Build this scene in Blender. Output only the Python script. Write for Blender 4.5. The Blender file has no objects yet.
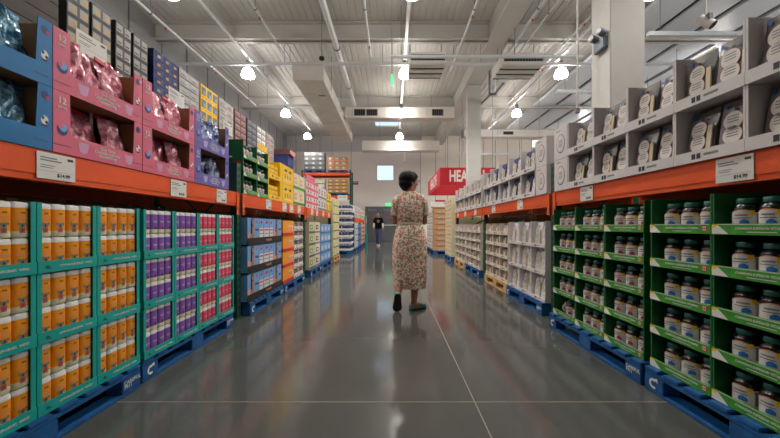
import bpy, bmesh, math, random
from mathutils import Vector, Matrix
random.seed(7)
R = math.radians
sc = bpy.context.scene
col = sc.collection

# ---------------------------------------------------------------- camera
cd = bpy.data.cameras.new('camera'); cam = bpy.data.objects.new('camera', cd); col.objects.link(cam)
cam.location = (0, 0, 1.0); cam.rotation_euler = (R(90), 0, 0)
cd.sensor_width = 36; cd.lens = 36 * 330 / 780; cd.shift_x = -2 / 780; cd.shift_y = 7 / 780
cd.clip_start = .05; cd.clip_end = 200
sc.camera = cam
# ---------------------------------------------------------------- world, exposure
w = bpy.data.worlds.new('world'); sc.world = w; w.use_nodes = True
bg = w.node_tree.nodes['Background']; bg.inputs[0].default_value = (.7, .83, 1.0, 1); bg.inputs[1].default_value = 1.15
sc.view_settings.view_transform = 'Standard'; sc.view_settings.look = 'None'
sc.view_settings.gamma = 1; sc.view_settings.use_curve_mapping = False
sc.view_settings.exposure = 0.08
LAMP_POWER = 72.0
LAMP_GLOW = 34.0
LAMP_X = (-4.67, .42, 5.48, 10.6, 15.6)
LAMP_Y = (3.1, 6.9, 10.7, 14.5, 18.2)

# ---------------------------------------------------------------- materials
def mat(name, c, rough=.6, metal=0, var=.08, scale=6, bump=0, emit=0, coat=0, alpha=None, spec=None):
    m = bpy.data.materials.new(name); m.use_nodes = True
    nt = m.node_tree; b = nt.nodes['Principled BSDF']
    b.inputs['Roughness'].default_value = rough; b.inputs['Metallic'].default_value = metal
    if coat: b.inputs['Coat Weight'].default_value = coat
    if spec is not None: b.inputs['Specular IOR Level'].default_value = spec
    tc = nt.nodes.new('ShaderNodeTexCoord'); n = nt.nodes.new('ShaderNodeTexNoise')
    n.inputs['Scale'].default_value = scale; n.inputs['Detail'].default_value = 4
    nt.links.new(tc.outputs['Object'], n.inputs['Vector'])
    r = nt.nodes.new('ShaderNodeValToRGB')
    r.color_ramp.elements[0].position = .3; r.color_ramp.elements[1].position = .7
    r.color_ramp.elements[0].color = tuple(x * (1 - var) for x in c) + (1,)
    r.color_ramp.elements[1].color = tuple(min(1, x * (1 + var)) for x in c) + (1,)
    nt.links.new(n.outputs['Fac'], r.inputs[0]); nt.links.new(r.outputs[0], b.inputs['Base Color'])
    if bump:
        bp = nt.nodes.new('ShaderNodeBump'); bp.inputs['Strength'].default_value = bump; bp.inputs['Distance'].default_value = .01
        nt.links.new(n.outputs['Fac'], bp.inputs['Height']); nt.links.new(bp.outputs[0], b.inputs['Normal'])
    if emit:
        b.inputs['Emission Color'].default_value = c + (1,); b.inputs['Emission Strength'].default_value = emit
    return m
def S(r, g, b):
    f = lambda v: (v / 255 / 12.92) if v / 255 <= .04045 else ((v / 255 + .055) / 1.055) ** 2.4
    return (f(r), f(g), f(b))
def foil(name, a, b_):
    m = mat(name, a, .24, .25, scale=16, bump=0)
    nt = m.node_tree; bs = nt.nodes['Principled BSDF']; rp = [n for n in nt.nodes if n.type == 'VALTORGB'][0]; nz = [n for n in nt.nodes if n.type == 'TEX_NOISE'][0]
    nz.inputs['Scale'].default_value = 26; nz.inputs['Distortion'].default_value = 1.6; nz.inputs['Detail'].default_value = 6
    rp.color_ramp.elements[0].position = .4; rp.color_ramp.elements[1].position = .72
    rp.color_ramp.elements[0].color = a + (1,); rp.color_ramp.elements[1].color = b_ + (1,)
    tc = [n for n in nt.nodes if n.type == 'TEX_COORD'][0]
    vo = nt.nodes.new('ShaderNodeTexVoronoi'); vo.inputs['Scale'].default_value = 22; vo.feature = 'DISTANCE_TO_EDGE'
    mpg = nt.nodes.new('ShaderNodeMapping'); mpg.inputs['Scale'].default_value = (1, 1, .45); nt.links.new(tc.outputs['Object'], mpg.inputs['Vector']); nt.links.new(mpg.outputs[0], vo.inputs['Vector'])
    bp = nt.nodes.new('ShaderNodeBump'); bp.inputs['Strength'].default_value = .55; bp.inputs['Distance'].default_value = .012
    nt.links.new(vo.outputs['Distance'], bp.inputs['Height']); nt.links.new(bp.outputs[0], bs.inputs['Normal'])
    return m
m_white = mat('white_paint', S(192, 189, 184), .55, var=.03)
m_panel = mat('pale_blue_white_panel', S(206, 210, 218), .4, var=.03, scale=1)
m_steel = mat('painted_roof_steel', S(205, 201, 195), .5, var=.05, scale=1)
m_duct = mat('duct_metal', S(228, 221, 213), .5, .0, var=.06, scale=2)
m_pipe = mat('pipe_paint', S(222, 225, 229), .4, .1, var=.04)
m_zinc = mat('galvanised_steel', S(120, 128, 138), .4, .5, var=.1)
m_dark = mat('dark_void', S(22, 22, 24), .7)
m_grey = mat('grey_metal', S(110, 112, 115), .5, .2)
m_orange = mat('orange_beam_enamel', S(228, 80, 2), .5, var=.05, scale=3)
m_green_post = mat('green_upright_enamel', S(28, 78, 60), .45, var=.1)
m_ply = mat('plywood', S(150, 110, 70), .7, var=.15, scale=12)
m_brown = mat('corrugated_cardboard', S(140, 98, 62), .85, var=.08, scale=9)
m_brown_light = mat('tan_cardboard', S(186, 140, 98), .8, var=.08, scale=9)
m_blue_pal = mat('blue_pallet_paint', S(14, 84, 142), .6, var=.22, scale=14, bump=.3)
m_wood_pal = mat('raw_pallet_wood', S(198, 158, 104), .75, var=.18, scale=14, bump=.3)
m_teal = mat('teal_card', S(8, 162, 152), .5, var=.04)
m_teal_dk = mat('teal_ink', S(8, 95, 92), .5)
m_green = mat('green_card', S(14, 104, 50), .5, var=.06)
m_lime = mat('bright_green_print', S(58, 146, 38), .45, var=.18, scale=30)
m_yellow = mat('yellow_print', S(246, 196, 10), .45, var=.05)
m_amber = mat('amber_film', S(242, 152, 8), .35, var=.06, scale=20)
m_violet = mat('violet_film', S(132, 84, 172), .35, var=.1, scale=20)
m_rose = mat('rose_film', S(224, 74, 108), .35, var=.1, scale=20)
m_film = mat('white_film', S(226, 226, 224), .28, var=.1, scale=25, bump=.4)
m_cream = mat('cream_film', S(222, 214, 178), .35, var=.06, scale=20)
m_ink = mat('dark_ink', S(44, 42, 48), .6)
m_greyink = mat('grey_ink', S(122, 120, 120), .6)
m_red = mat('red_print', S(204, 24, 38), .5, var=.04)
m_redsign = mat('red_sign_face', S(188, 14, 34), .5, var=.04, scale=1)
m_paper = mat('white_paper', S(222, 220, 214), .6, var=.03)
m_pink = mat('pink_card', S(212, 98, 122), .5, var=.04)
m_purple = mat('periwinkle_card', S(104, 92, 168), .5, var=.04)
m_blue = mat('sky_blue_card', S(6, 108, 166), .5, var=.04)
m_navy = mat('navy_print', S(32, 48, 104), .5, var=.1)
m_pink_bag = foil('pink_silver_foil', S(176, 74, 100), S(232, 186, 192))
m_blue_bag = foil('blue_silver_foil', S(18, 78, 112), S(150, 196, 210))
m_navy_bag = foil('navy_silver_foil', S(40, 52, 120), S(190, 198, 220))
m_greycard = mat('grey_white_card', S(214, 208, 207), .5, var=.03)
m_greycard_in = mat('grey_card_inner', S(150, 146, 146), .6, var=.04)
m_pouch = mat('grey_pouch_film', S(112, 108, 108), .3, .1, var=.12, scale=18, bump=.3)
m_beige = mat('beige_label', S(206, 190, 156), .45)
m_bottle = mat('dark_green_plastic', S(8, 18, 17), .25, var=.1)
m_cap = mat('teal_green_cap', S(8, 82, 72), .35, var=.05)
m_label = mat('bottle_label_white', S(216, 212, 208), .4, var=.03)
m_spotb = mat('blue_spot', S(40, 120, 200), .5)
m_spotm = mat('magenta_spot', S(190, 40, 110), .5)
m_charcoal = mat('charcoal_card', S(72, 72, 72), .5, var=.08)
m_skin = mat('skin', S(176, 118, 88), .5, var=.04)
m_hair = mat('black_hair', S(14, 12, 13), .6, var=.3, scale=60, bump=.4, spec=.25)
m_black = mat('black_cotton', S(9, 9, 10), .95, spec=.1)
m_jean = mat('blue_denim', S(62, 84, 116), .8, var=.18, scale=30)
m_shoe = mat('teal_leather', S(70, 150, 146), .5)
m_sole = mat('dark_rubber_sole', S(42, 28, 24), .7)
m_salmon = mat('peach_print', S(230, 150, 110), .5)
m_ltblue = mat('light_blue_print', S(110, 160, 214), .45, var=.15, scale=12)
m_glow_green = mat('exit_sign_light', S(60, 220, 130), .4, emit=1.6)
m_glow_white = mat('exit_sign_panel', S(196, 236, 206), .4, emit=1.2)
m_lampglass = mat('lamp_reflector_glow', (1.0, .96, .9), .4, var=.01, emit=LAMP_GLOW)
m_maroon = mat('maroon_card', S(120, 70, 66), .6, var=.1)
m_mauve = mat('mauve_card', S(158, 128, 130), .5, var=.12, scale=20)
m_silver = mat('silver_wrap_card', S(184, 180, 178), .25, .25, var=.25, scale=9, bump=.4)
m_doorgrey = mat('grey_door_paint', S(92, 96, 98), .5, var=.05, scale=1)
m_wallleft = mat('left_wall_panel', S(150, 150, 152), .7, var=.04, scale=.6)
m_walll = mat('grey_wall_panel', S(236, 226, 220), .7, var=.04, scale=.6)
m_wallb = mat('cream_wall_panel', S(242, 234, 222), .7, var=.04, scale=.6)
m_darkwall = mat('upper_dark_grey_panel', S(190, 186, 184), .7, var=.04, scale=.6)
m_floor = mat('polished_concrete', S(84, 85, 82), .2, var=.1, scale=1.4)
nt = m_floor.node_tree; bs = nt.nodes['Principled BSDF']
n2 = nt.nodes.new('ShaderNodeTexNoise'); n2.inputs['Scale'].default_value = 3; n2.inputs['Detail'].default_value = 6
mr = nt.nodes.new('ShaderNodeMapRange'); mr.inputs['To Min'].default_value = .07; mr.inputs['To Max'].default_value = .16
nt.links.new(n2.outputs['Fac'], mr.inputs['Value']); nt.links.new(mr.outputs[0], bs.inputs['Roughness'])
bs.inputs['Specular IOR Level'].default_value = .7
m_joint = mat('pale_floor_joint', S(150, 140, 124), .5)
# dress print: small multicoloured flecks on cream
m_dress = bpy.data.materials.new('floral_print_cotton'); m_dress.use_nodes = True
nt = m_dress.node_tree; b = nt.nodes['Principled BSDF']; b.inputs['Roughness'].default_value = .8
tc = nt.nodes.new('ShaderNodeTexCoord'); vo = nt.nodes.new('ShaderNodeTexVoronoi'); vo.inputs['Scale'].default_value = 62
nt.links.new(tc.outputs['Object'], vo.inputs['Vector'])
sp = nt.nodes.new('ShaderNodeSeparateColor'); nt.links.new(vo.outputs['Color'], sp.inputs[0])
cr = nt.nodes.new('ShaderNodeValToRGB'); cr.color_ramp.interpolation = 'CONSTANT'
pal = [(0, S(242, 228, 210)), (.28, S(220, 130, 116)), (.37, S(240, 222, 200)), (.52, S(118, 158, 124)), (.64, S(228, 178, 160)), (.78, S(150, 112, 102)), (.86, S(190, 150, 92)), (.93, S(196, 122, 132))]
cr.color_ramp.elements[0].color = pal[0][1] + (1,); cr.color_ramp.elements[1].position = pal[-1][0]; cr.color_ramp.elements[1].color = pal[-1][1] + (1,)
for p, c in pal[1:-1]:
    e = cr.color_ramp.elements.new(p); e.color = c + (1,)
nt.links.new(sp.outputs[0], cr.inputs[0]); nt.links.new(cr.outputs[0], b.inputs['Base Color'])
def glass_mat():
    m = bpy.data.materials.new('window_glass'); m.use_nodes = True
    b = m.node_tree.nodes['Principled BSDF']; b.inputs['Transmission Weight'].default_value = 1
    b.inputs['Roughness'].default_value = .02; b.inputs['IOR'].default_value = 1.02; b.inputs['Base Color'].default_value = (.95, .98, 1, 1)
    return m
m_glass = glass_mat()

# ---------------------------------------------------------------- mesh builder
class MB:
    def __init__(s): s.v = []; s.f = []; s.m = []; s.mats = []
    def mi(s, m):
        if m not in s.mats: s.mats.append(m)
        return s.mats.index(m)
    def face(s, idx, m): s.f.append(idx); s.m.append(s.mi(m))
    def box(s, x0, x1, y0, y1, z0, z1, m, rot=None, c=None):
        if x0 > x1: x0, x1 = x1, x0
        if y0 > y1: y0, y1 = y1, y0
        P = [Vector(p) for p in ((x0, y0, z0), (x1, y0, z0), (x1, y1, z0), (x0, y1, z0), (x0, y0, z1), (x1, y0, z1), (x1, y1, z1), (x0, y1, z1))]
        if rot is not None:
            c = Vector(c if c is not None else ((x0 + x1) / 2, (y0 + y1) / 2, (z0 + z1) / 2))
            P = [rot @ (p - c) + c for p in P]
        n = len(s.v); s.v += [tuple(p) for p in P]
        for q in ((3, 2, 1, 0), (4, 5, 6, 7), (0, 1, 5, 4), (1, 2, 6, 5), (2, 3, 7, 6), (3, 0, 4, 7)):
            s.face([n + i for i in q], m)
        return s
    def ring(s, pts): n = len(s.v); s.v += [tuple(p) for p in pts]; return list(range(n, n + len(pts)))
    def loft(s, rings, m, cap0=True, cap1=True, mf=None):
        R_ = [s.ring(r) for r in rings]; k = len(R_[0])
        for i in range(len(R_) - 1):
            mm = mf(i) if mf else m
            for j in range(k):
                s.face([R_[i][j], R_[i][(j + 1) % k], R_[i + 1][(j + 1) % k], R_[i + 1][j]], mm)
        if cap0: s.face(R_[0][::-1], mf(0) if mf else m)
        if cap1: s.face(R_[-1], mf(len(R_) - 2) if mf else m)
        return s
    def tube(s, a, b, r, m, n=10, r2=None):
        a = Vector(a); b = Vector(b); d = (b - a).normalized(); u = d.orthogonal().normalized(); v = d.cross(u)
        r2 = r if r2 is None else r2
        c = [(math.cos(2 * math.pi * i / n), math.sin(2 * math.pi * i / n)) for i in range(n)]
        return s.loft([[a + (u * x + v * y) * r for x, y in c], [b + (u * x + v * y) * r2 for x, y in c]], m)
    def lathe(s, prof, m, n=20, mf=None, sx=1, sy=1, p=2.0, cx=0, cy=0, cap0=True, cap1=True):
        def pt(t, r, z):
            c, q = math.cos(t), math.sin(t)
            return (cx + sx * r * math.copysign(abs(c) ** (2 / p), c), cy + sy * r * math.copysign(abs(q) ** (2 / p), q), z)
        return s.loft([[pt(2 * math.pi * i / n, r, z) for i in range(n)] for r, z in prof], m, cap0, cap1, mf)
    def ball(s, c, rx, ry=None, rz=None, m=None, n=12, k=8, rot=None):
        ry = ry or rx; rz = rz or rx; c = Vector(c); rings = []
        for j in range(1, k):
            t = math.pi * j / k
            rg = []
            for i in range(n):
                a = 2 * math.pi * i / n
                p = Vector((rx * math.sin(t) * math.cos(a), ry * math.sin(t) * math.sin(a), -rz * math.cos(t)))
                rg.append(c + (rot @ p if rot is not None else p))
            rings.append(rg)
        return s.loft(rings, m)
    def disc(s, cx, y, cz, rx, rz, m, n=14):   # flat print on a front face (faces -y)
        r = s.ring([(cx + rx * math.cos(2 * math.pi * i / n), y, cz + rz * math.sin(2 * math.pi * i / n)) for i in range(n)])
        s.face(r, m); return s
    def quad(s, x0, x1, z0, z1, y, m):
        n = len(s.v); s.v += [(x0, y, z0), (x1, y, z0), (x1, y, z1), (x0, y, z1)]; s.face([n, n + 1, n + 2, n + 3], m); return s
    def poly(s, pts, m):
        r = s.ring(pts); s.face(r, m); return s
    def mesh(s, name, bevel=0, smooth=False):
        me = bpy.data.meshes.new(name); me.from_pydata(s.v, [], s.f)
        for m in s.mats: me.materials.append(m)
        me.polygons.foreach_set('material_index', s.m)
        if bevel:
            bm = bmesh.new(); bm.from_mesh(me)
            bmesh.ops.bevel(bm, geom=[e for e in bm.edges if len(e.link_faces) == 2 and e.calc_face_angle(0) > .5], offset=bevel, segments=2, affect='EDGES', clamp_overlap=True)
            bm.to_mesh(me); bm.free()
        if smooth:
            me.polygons.foreach_set('use_smooth', [True] * len(me.polygons))
            try: me.set_sharp_from_angle(angle=R(40))
            except Exception: pass
        me.update(); return me

def text_mesh(txt, size, m, align='CENTER', ext=.0006, off=.012):
    cu = bpy.data.curves.new('t', 'FONT'); cu.body = txt; cu.size = size; cu.align_x = align; cu.align_y = 'CENTER'
    cu.extrude = ext; cu.resolution_u = 2; cu.offset = size * off; cu.space_line = .8
    o = bpy.data.objects.new('t', cu); col.objects.link(o)
    bpy.context.view_layer.update()
    me = bpy.data.meshes.new_from_object(o.evaluated_get(bpy.context.evaluated_depsgraph_get()))
    bpy.data.objects.remove(o); bpy.data.curves.remove(cu)
    me.transform(Matrix.Rotation(R(90), 4, 'X'))       # reads from -y
    me.materials.clear(); me.materials.append(m)
    return me

# ---------------------------------------------------------------- objects
seen = {}
def put(name, me, loc=(0, 0, 0), rot=0, parent=None):
    o = bpy.data.objects.new(name, me); col.objects.link(o)
    o.location = loc; o.rotation_euler = (0, 0, rot) if not isinstance(rot, tuple) else rot
    if parent: o.parent = parent
    return o
def tag(o, label, cat, group=None):
    o['label'] = label; o['category'] = cat
    if group: o['group'] = group
    n = len(label.split())
    if n > 16 or n < 4: print('LABEL LENGTH', n, label)
    if label in seen and not (group and seen[label] == group): print('DUP LABEL', label)
    seen[label] = group
    return o
def thing(name, label, cat, loc=(0, 0, 0), rot=0, group=None):
    return tag(put(name, None, loc, rot), label, cat, group)
def part(name, me, parent, loc=(0, 0, 0), rot=0, label=None):
    o = put(name, me, loc, rot, parent)
    if label: o['label'] = label
    return o
def struct(name, mb, smooth=False, bevel=0):
    o = put(name, mb.mesh(name, bevel, smooth)); o['kind'] = 'structure'; return o
class Frame:            # local x runs left to right as seen from the aisle, local y goes into the rack
    def __init__(s, side, X, y0, y1):
        s.side = side
        if side == 'L': s.o = Vector((-X, y0, 0)); s.a = R(90)
        elif side == 'R': s.o = Vector((X, y1, 0)); s.a = R(-90)
        else: s.o = Vector((X, y0, 0)); s.a = 0       # faces the camera side (-y)
        s.w = abs(y1 - y0)
        s.M = Matrix.Rotation(s.a, 3, 'Z')
    def p(s, x, y, z): return s.o + s.M @ Vector((x, y, z))
ORD = ['first', 'second', 'third', 'fourth', 'fifth', 'sixth', 'seventh', 'eighth', 'ninth', 'tenth', 'eleventh', 'twelfth', 'thirteenth', 'fourteenth', 'fifteenth', 'sixteenth', 'seventeenth', 'eighteenth', 'nineteenth', 'twentieth']
def tier_word(k, n):       # k counted from the bottom
    if k == n - 1: return 'top'
    if k == 0: return 'bottom'
    if n == 3: return 'middle'
    return ORD[n - 1 - k] + ' from top'
def tierw(k, n):           # as an adjective
    if k == n - 1: return 'top'
    if k == 0: return 'bottom'
    if n == 3: return 'middle'
    if n == 2: return 'lower'
    return {5: {3: 'second', 2: 'third', 1: 'fourth'}}.get(n, {}).get(k, ORD[n - 1 - k])
def lmr(i, n):
    return {1: ['single'], 2: ['left', 'right'], 3: ['left', 'middle', 'right'], 4: ['leftmost', 'second', 'third', 'rightmost']}[n][i] if n <= 4 else (ORD[i])

# ================================================================= THE SHELL
mb = MB(); mb.box(-7, 20, -8, 22, -.1, 0, m_floor); struct('floor', mb)
mb = MB()
mb.box(.467, .473, -8, 21.9, 0, .0008, m_joint)
mb.box(-1.9, 4, 1.872, 1.878, 0, .0008, m_joint)
struct('trim_1', mb)
# corrugated roof deck, ribs running along the aisle; a skylight opening is left near the back
def deck(mb, y0, y1, x0, x1, z=7.0, pitch=.2, rib=.02):
    n = int(round((x1 - x0) / pitch)); pts = []
    for i in range(n):
        x = x0 + i * pitch
        pts += [(x, z), (x + .14, z), (x + .155, z + rib), (x + .185, z + rib)]
    pts.append((x0 + n * pitch, z))
    a = mb.ring([(x, y0, h) for x, h in pts]); b = mb.ring([(x, y1, h) for x, h in pts])
    for i in range(len(pts) - 1): mb.face([a[i], b[i], b[i + 1], a[i + 1]], m_steel)
mb = MB(); deck(mb, -8, 18.0, -7, 20); deck(mb, 18.0, 19.9, -7, -1); deck(mb, 18.0, 19.9, .4, 20); deck(mb, 19.9, 22, -7, 20)
struct('ceiling', mb)
mb = MB(); mb.box(-1, .4, 18.0, 19.9, 7.02, 7.03, m_glass)
for x in (-1.03, .38): mb.box(x, x + .05, 17.98, 19.92, 6.98, 7.06, m_white)
for y in (17.96, 19.9): mb.box(-1.03, .43, y, y + .05, 6.98, 7.06, m_white)
struct('window_2', mb)
# walls
mb = MB()
wy = 22.0; WX0, WX1, WZ0, WZ1 = -1.03, .13, 4.02, 5.08
mb.box(-7, WX0, wy, wy + .2, 0, 7.1, m_walll); mb.box(WX0, WX1, wy, wy + .2, 0, WZ0, m_walll); mb.box(WX0, WX1, wy, wy + .2, WZ1, 7.1, m_walll)
mb.box(WX1, 1.9, wy, wy + .2, 0, 7.1, m_walll); mb.box(1.9, 20, wy, wy + .2, 0, 7.1, m_wallb)
for x in (-6.4, -5.6, -4.8, -4, -2.72, 1.9, 2.9, 3.7, 4.5, 5.3, 6.1, 6.9, 7.7, 8.5, 9.3, 10.1, 10.9): mb.box(x - .012, x + .012, wy - .01, wy, 0, 7, m_grey)
mb.box(-7, 1.9, wy - .008, wy, 5.95, 7, m_darkwall)
struct('wall_back', mb)
mb = MB(); mb.box(-7.2, -7, -8, 22.2, 0, 7.1, m_wallleft)
for i in range(24): mb.box(-7, -6.985, -7.5 + i * 1.25, -7.46 + i * 1.25, 0, 7, m_grey)
struct('wall_left', mb)
mb = MB(); mb.box(-7.2, 20.2, -8.2, -8, 0, 7.1, m_wallb); struct('wall_front', mb)
mb = MB()      # far right wall, unseen; high openings added to let cool sky light in
mb.box(20, 20.2, -8, 22.2, 0, 3.4, m_wallb); mb.box(20, 20.2, -8, 22.2, 6.4, 7.1, m_wallb)
for i in range(8): mb.box(20, 20.2, -8 + i * 4.2, -7.4 + i * 4.2, 3.4, 6.4, m_wallb)
struct('wall_right', mb)
mb = MB()
for z in (WZ0, WZ1 - .04): mb.box(WX0, WX1, wy + .02, wy + .1, z, z + .04, m_white)
for x in (WX0, WX1 - .04): mb.box(x, x + .04, wy + .02, wy + .1, WZ0, WZ1, m_white)
mb.box(WX0 + .04, WX1 - .04, wy + .05, wy + .06, WZ0 + .04, WZ1 - .04, m_glass)
struct('window_1', mb)
# double door in the back wall
mb = MB()
mb.box(-1.78, 1.6, wy - .05, wy - .002, 0, 2.3, m_grey)
for x0, x1 in ((-1.7, -.72), (-.68, .4), (.44, 1.54)):
    mb.box(x0, x1, wy - .1, wy - .05, .02, 2.24, m_doorgrey)
    mb.box(x0 + .12, x1 - .3, wy - .115, wy - .1, 2.0, 2.14, m_zinc)
struct('door_1', mb)
mb = MB(); mb.box(-.62, 1.5, wy - .18, wy - .12, 1.02, 1.1, m_white)
for x in (-.5, .3, .6, 1.4): mb.box(x, x + .05, wy - .14, wy - .1, 1.04, 1.08, m_grey)
struct('trim_2', mb)
# red notices on the doors and exit sign
t = thing('exit_sign', 'green lit exit sign above the grey back doors', 'sign', (-.25, wy, 2.36))
mb = MB(); mb.box(-.17, .17, -.06, -.002, 0, .15, m_glow_green); part('panel', mb.mesh('panel'), t)
mb = MB(); mb.poly([(-.16, -.062, .085), (-.09, -.062, .03), (-.09, -.062, .14)], m_paper); mb.box(-.09, .05, -.0625, -.0615, .07, .1, m_paper)
part('arrow', mb.mesh('arrow'), t)
for i, x in enumerate((-1.2, -.15)):
    o = put('notice', (MB().box(-.28, .28, -.12, -.116, 1.4, 1.62, mat('faded_red_notice%d' % i, S(130, 70, 68), .6)).quad(-.2, .2, 1.55, 1.57, -.1205, m_greyink).quad(-.2, .2, 1.49, 1.51, -.1205, m_greyink)).mesh('notice'), (x, wy, 0))
    tag(o, ['faded red notice on the left grey back door', 'faded red notice on the right grey back door behind the walker'][i], 'notice')

# ================================================================= ROOF STRUCTURE
def hbeam(mb, a, b, wd, h, z0, along):     # I section
    if along == 'x':
        y = a[1]; x0, x1 = a[0], b[0]
        mb.box(x0, x1, y - wd / 2, y + wd / 2, z0, z0 + .03, m_steel); mb.box(x0, x1, y - wd / 2, y + wd / 2, z0 + h - .03, z0 + h, m_steel)
        mb.box(x0, x1, y - .03, y + .03, z0, z0 + h, m_steel)
    else:
        x = a[0]; y0, y1 = a[1], b[1]
        mb.box(x - wd / 2, x + wd / 2, y0, y1, z0, z0 + .03, m_steel); mb.box(x - wd / 2, x + wd / 2, y0, y1, z0 + h - .03, z0 + h, m_steel)
        mb.box(x - .04, x + .04, y0, y1, z0, z0 + h, m_steel)
k = 3
for y in (-1.4, 4.2, 9.8, 15.4):
    for x0, x1 in ((-7, 2.84), (3.36, 20)):
        mb = MB(); hbeam(mb, (x0, y), (x1, y), .3, .5, 6.49, 'x'); struct('trim_%d' % k, mb); k += 1
mb = MB(); mb.box(2.85, 3.35, -8, 22, 6.42, 6.98, m_steel); mb.box(2.82, 3.38, -8, 22, 6.4, 6.43, m_steel)
struct('trim_%d' % k, mb)
def column(x0, x1, y0, y1, z1, label):
    t = thing('column', label, 'column', ((x0 + x1) / 2, (y0 + y1) / 2, 0))
    a = (x1 - x0) / 2; b = (y1 - y0) / 2
    part('shaft', MB().box(-a, a, -b, b, 0, z1, m_white).mesh('shaft', .01), t)
    return t
column(3.02, 3.5, 4.56, 5.0, 6.39, 'thick white square column rising beside the hanging spotlight')
column(2.92, 3.4, 12.6, 13.05, 6.39, 'slim white column standing in front of the red sign')
# emergency twin spotlight on the near column
t = thing('emergency_light', 'grey twin-head emergency light on the thick white column', 'light', (3.0, 4.72, 3.62))
part('housing', MB().box(-.05, .015, -.12, .12, -.12, .04, m_zinc).mesh('housing', .008), t)
for y in (-.09, .09):
    mb = MB(); mb.tube((-.02, y, .08), (-.12, y - .03, .1), .05, m_zinc, 14); mb.tube((-.02, y, .03), (-.02, y, .08), .012, m_zinc, 8)
    hd = part('lamp_head', mb.mesh('lamp_head'), t)
    mb = MB(); mb.tube((-.1205, y - .03, .1), (-.124, y - .031, .1), .04, m_paper, 14); part('lens', mb.mesh('lens'), hd)

# sprinkler pipes and conduits
def zpipe(name, label, cat, x, z, r, y0, y1, hang=2.8, m=m_pipe, heads=0, group=None):
    t = thing(name, label, cat, (x, 0, z), 0, group)
    part('pipe', MB().tube((0, y0, 0), (0, y1, 0), r, m, 12).mesh('pipe', smooth=True), t)
    y = y0 + .6
    while y < y1:
        part('hanger', MB().tube((0, y, r * .5), (0, y, 7.0 - z), .008, m_zinc, 6).tube((0, y - .02, 0), (0, y + .02, 0), r * 1.3, m_zinc, 12).mesh('hanger'), t); y += hang
    for i in range(heads):
        yy = y0 + (i + .7) * (y1 - y0) / heads
        part('sprinkler_head', MB().tube((0, yy, -r), (0, yy, -r - .05), .014, m_red, 8).tube((0, yy, -r - .05), (0, yy, -r - .055), .03, m_red, 10).mesh('sprinkler_head'), t)
    return t
zpipe('sprinkler_pipe', 'thin sprinkler pipe along the left wall, leftmost overhead', 'pipe', -6.0, 6.3, .035, 2, 14.5, heads=5)
zpipe('sprinkler_pipe', 'thin sprinkler pipe right of the leftmost row of lamps', 'pipe', -3.4, 6.4, .03, 2, 14, heads=5)
zpipe('drain_pipe', 'thick white round pipe running overhead left of centre', 'pipe', -1.67, 6.4, .08, 1, 14.7)
zpipe('sprinkler_pipe', 'thin sprinkler pipe between thick white pipe and centre lamps', 'pipe', -.67, 6.4, .03, 2, 10.5, heads=4)
zpipe('sprinkler_pipe', 'thin sprinkler pipe between centre lamps and the main roof beam', 'pipe', 2.05, 6.4, .03, 2, 11.5, heads=4)
zpipe('sprinkler_pipe', 'thin sprinkler pipe hugging right side of main roof beam', 'pipe', 3.65, 6.42, .035, 2, 13.6, heads=3)
zpipe('cable_conduit', 'slim conduit beside pipe, right of main roof beam', 'pipe', 3.9, 6.3, .02, 2, 12.0)
zpipe('sprinkler_pipe', 'thin sprinkler pipe left of the right-hand row of lamps', 'pipe', 5.1, 6.4, .03, 2, 14.5, heads=5)
def xpipe(name, label, y, z, r, x0, x1, m=m_pipe, square=False):
    t = thing(name, label, 'pipe', (0, y, z))
    mb = MB()
    if square: mb.box(x0, x1, -r, r, -r, r, m)
    else: mb.tube((x0, 0, 0), (x1, 0, 0), r, m, 12)
    part('pipe', mb.mesh('pipe', smooth=not square), t)
    x = x0 + .3
    while x < x1:
        part('hanger', MB().tube((x, 0, 0), (x, 0, 7 - z), .009, m_zinc, 6).mesh('hanger'), t); x += 3.1
xpipe('water_main', 'long bluish pipe crossing the whole ceiling above the lamps', 10.43, 6.12, .05, -6.8, 11, m_pipe)
xpipe('water_main', 'short bluish pipe crossing over the two heater units', 9.0, 5.62, .045, -.05, 5.2, m_pipe)
xpipe('water_main', 'pipe crossing the ceiling just before the near duct end, left side', 13.0, 5.75, .05, -5.2, -3.2, m_pipe)
xpipe('strut_rail', 'pale square rail crossing above the right-hand ceiling', 8.0, 5.65, .05, 6.2, 14, m_pipe, True)
xpipe('strut_rail', 'bluish square rail crossing below the striped right-hand ceiling', 12.4, 6.05, .06, 6.2, 13, m_pipe, True)
xpipe('strut_rail', 'far pale rail crossing ahead of the back wall, right side', 17.6, 4.85, .05, 3.5, 15, m_pipe, True)
# wide pale roof panels on the right ; dark strips paint the shade of the gaps
for i in range(9):
    x = 6.6 + i * 1.12
    o = put('ceiling_panel', MB().box(0, .92, 3, 19, -.1, 0, m_panel).box(.92, 1.1, 3, 19, -.02, .0, m_ink).mesh('ceiling_panel', .01), (x, 0, 6.68))
    tag(o, 'long pale ceiling panel on the right, %s from the right-hand lamps' % ORD[i], 'panel', 'pale ceiling panels over the right side')
    part('hanger', MB().tube((.5, 4, 0), (.5, 4, .32), .01, m_zinc, 6).tube((.5, 10, 0), (.5, 10, .32), .01, m_zinc, 6).tube((.5, 17, 0), (.5, 17, .32), .01, m_zinc, 6).mesh('hanger'), o)

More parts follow.
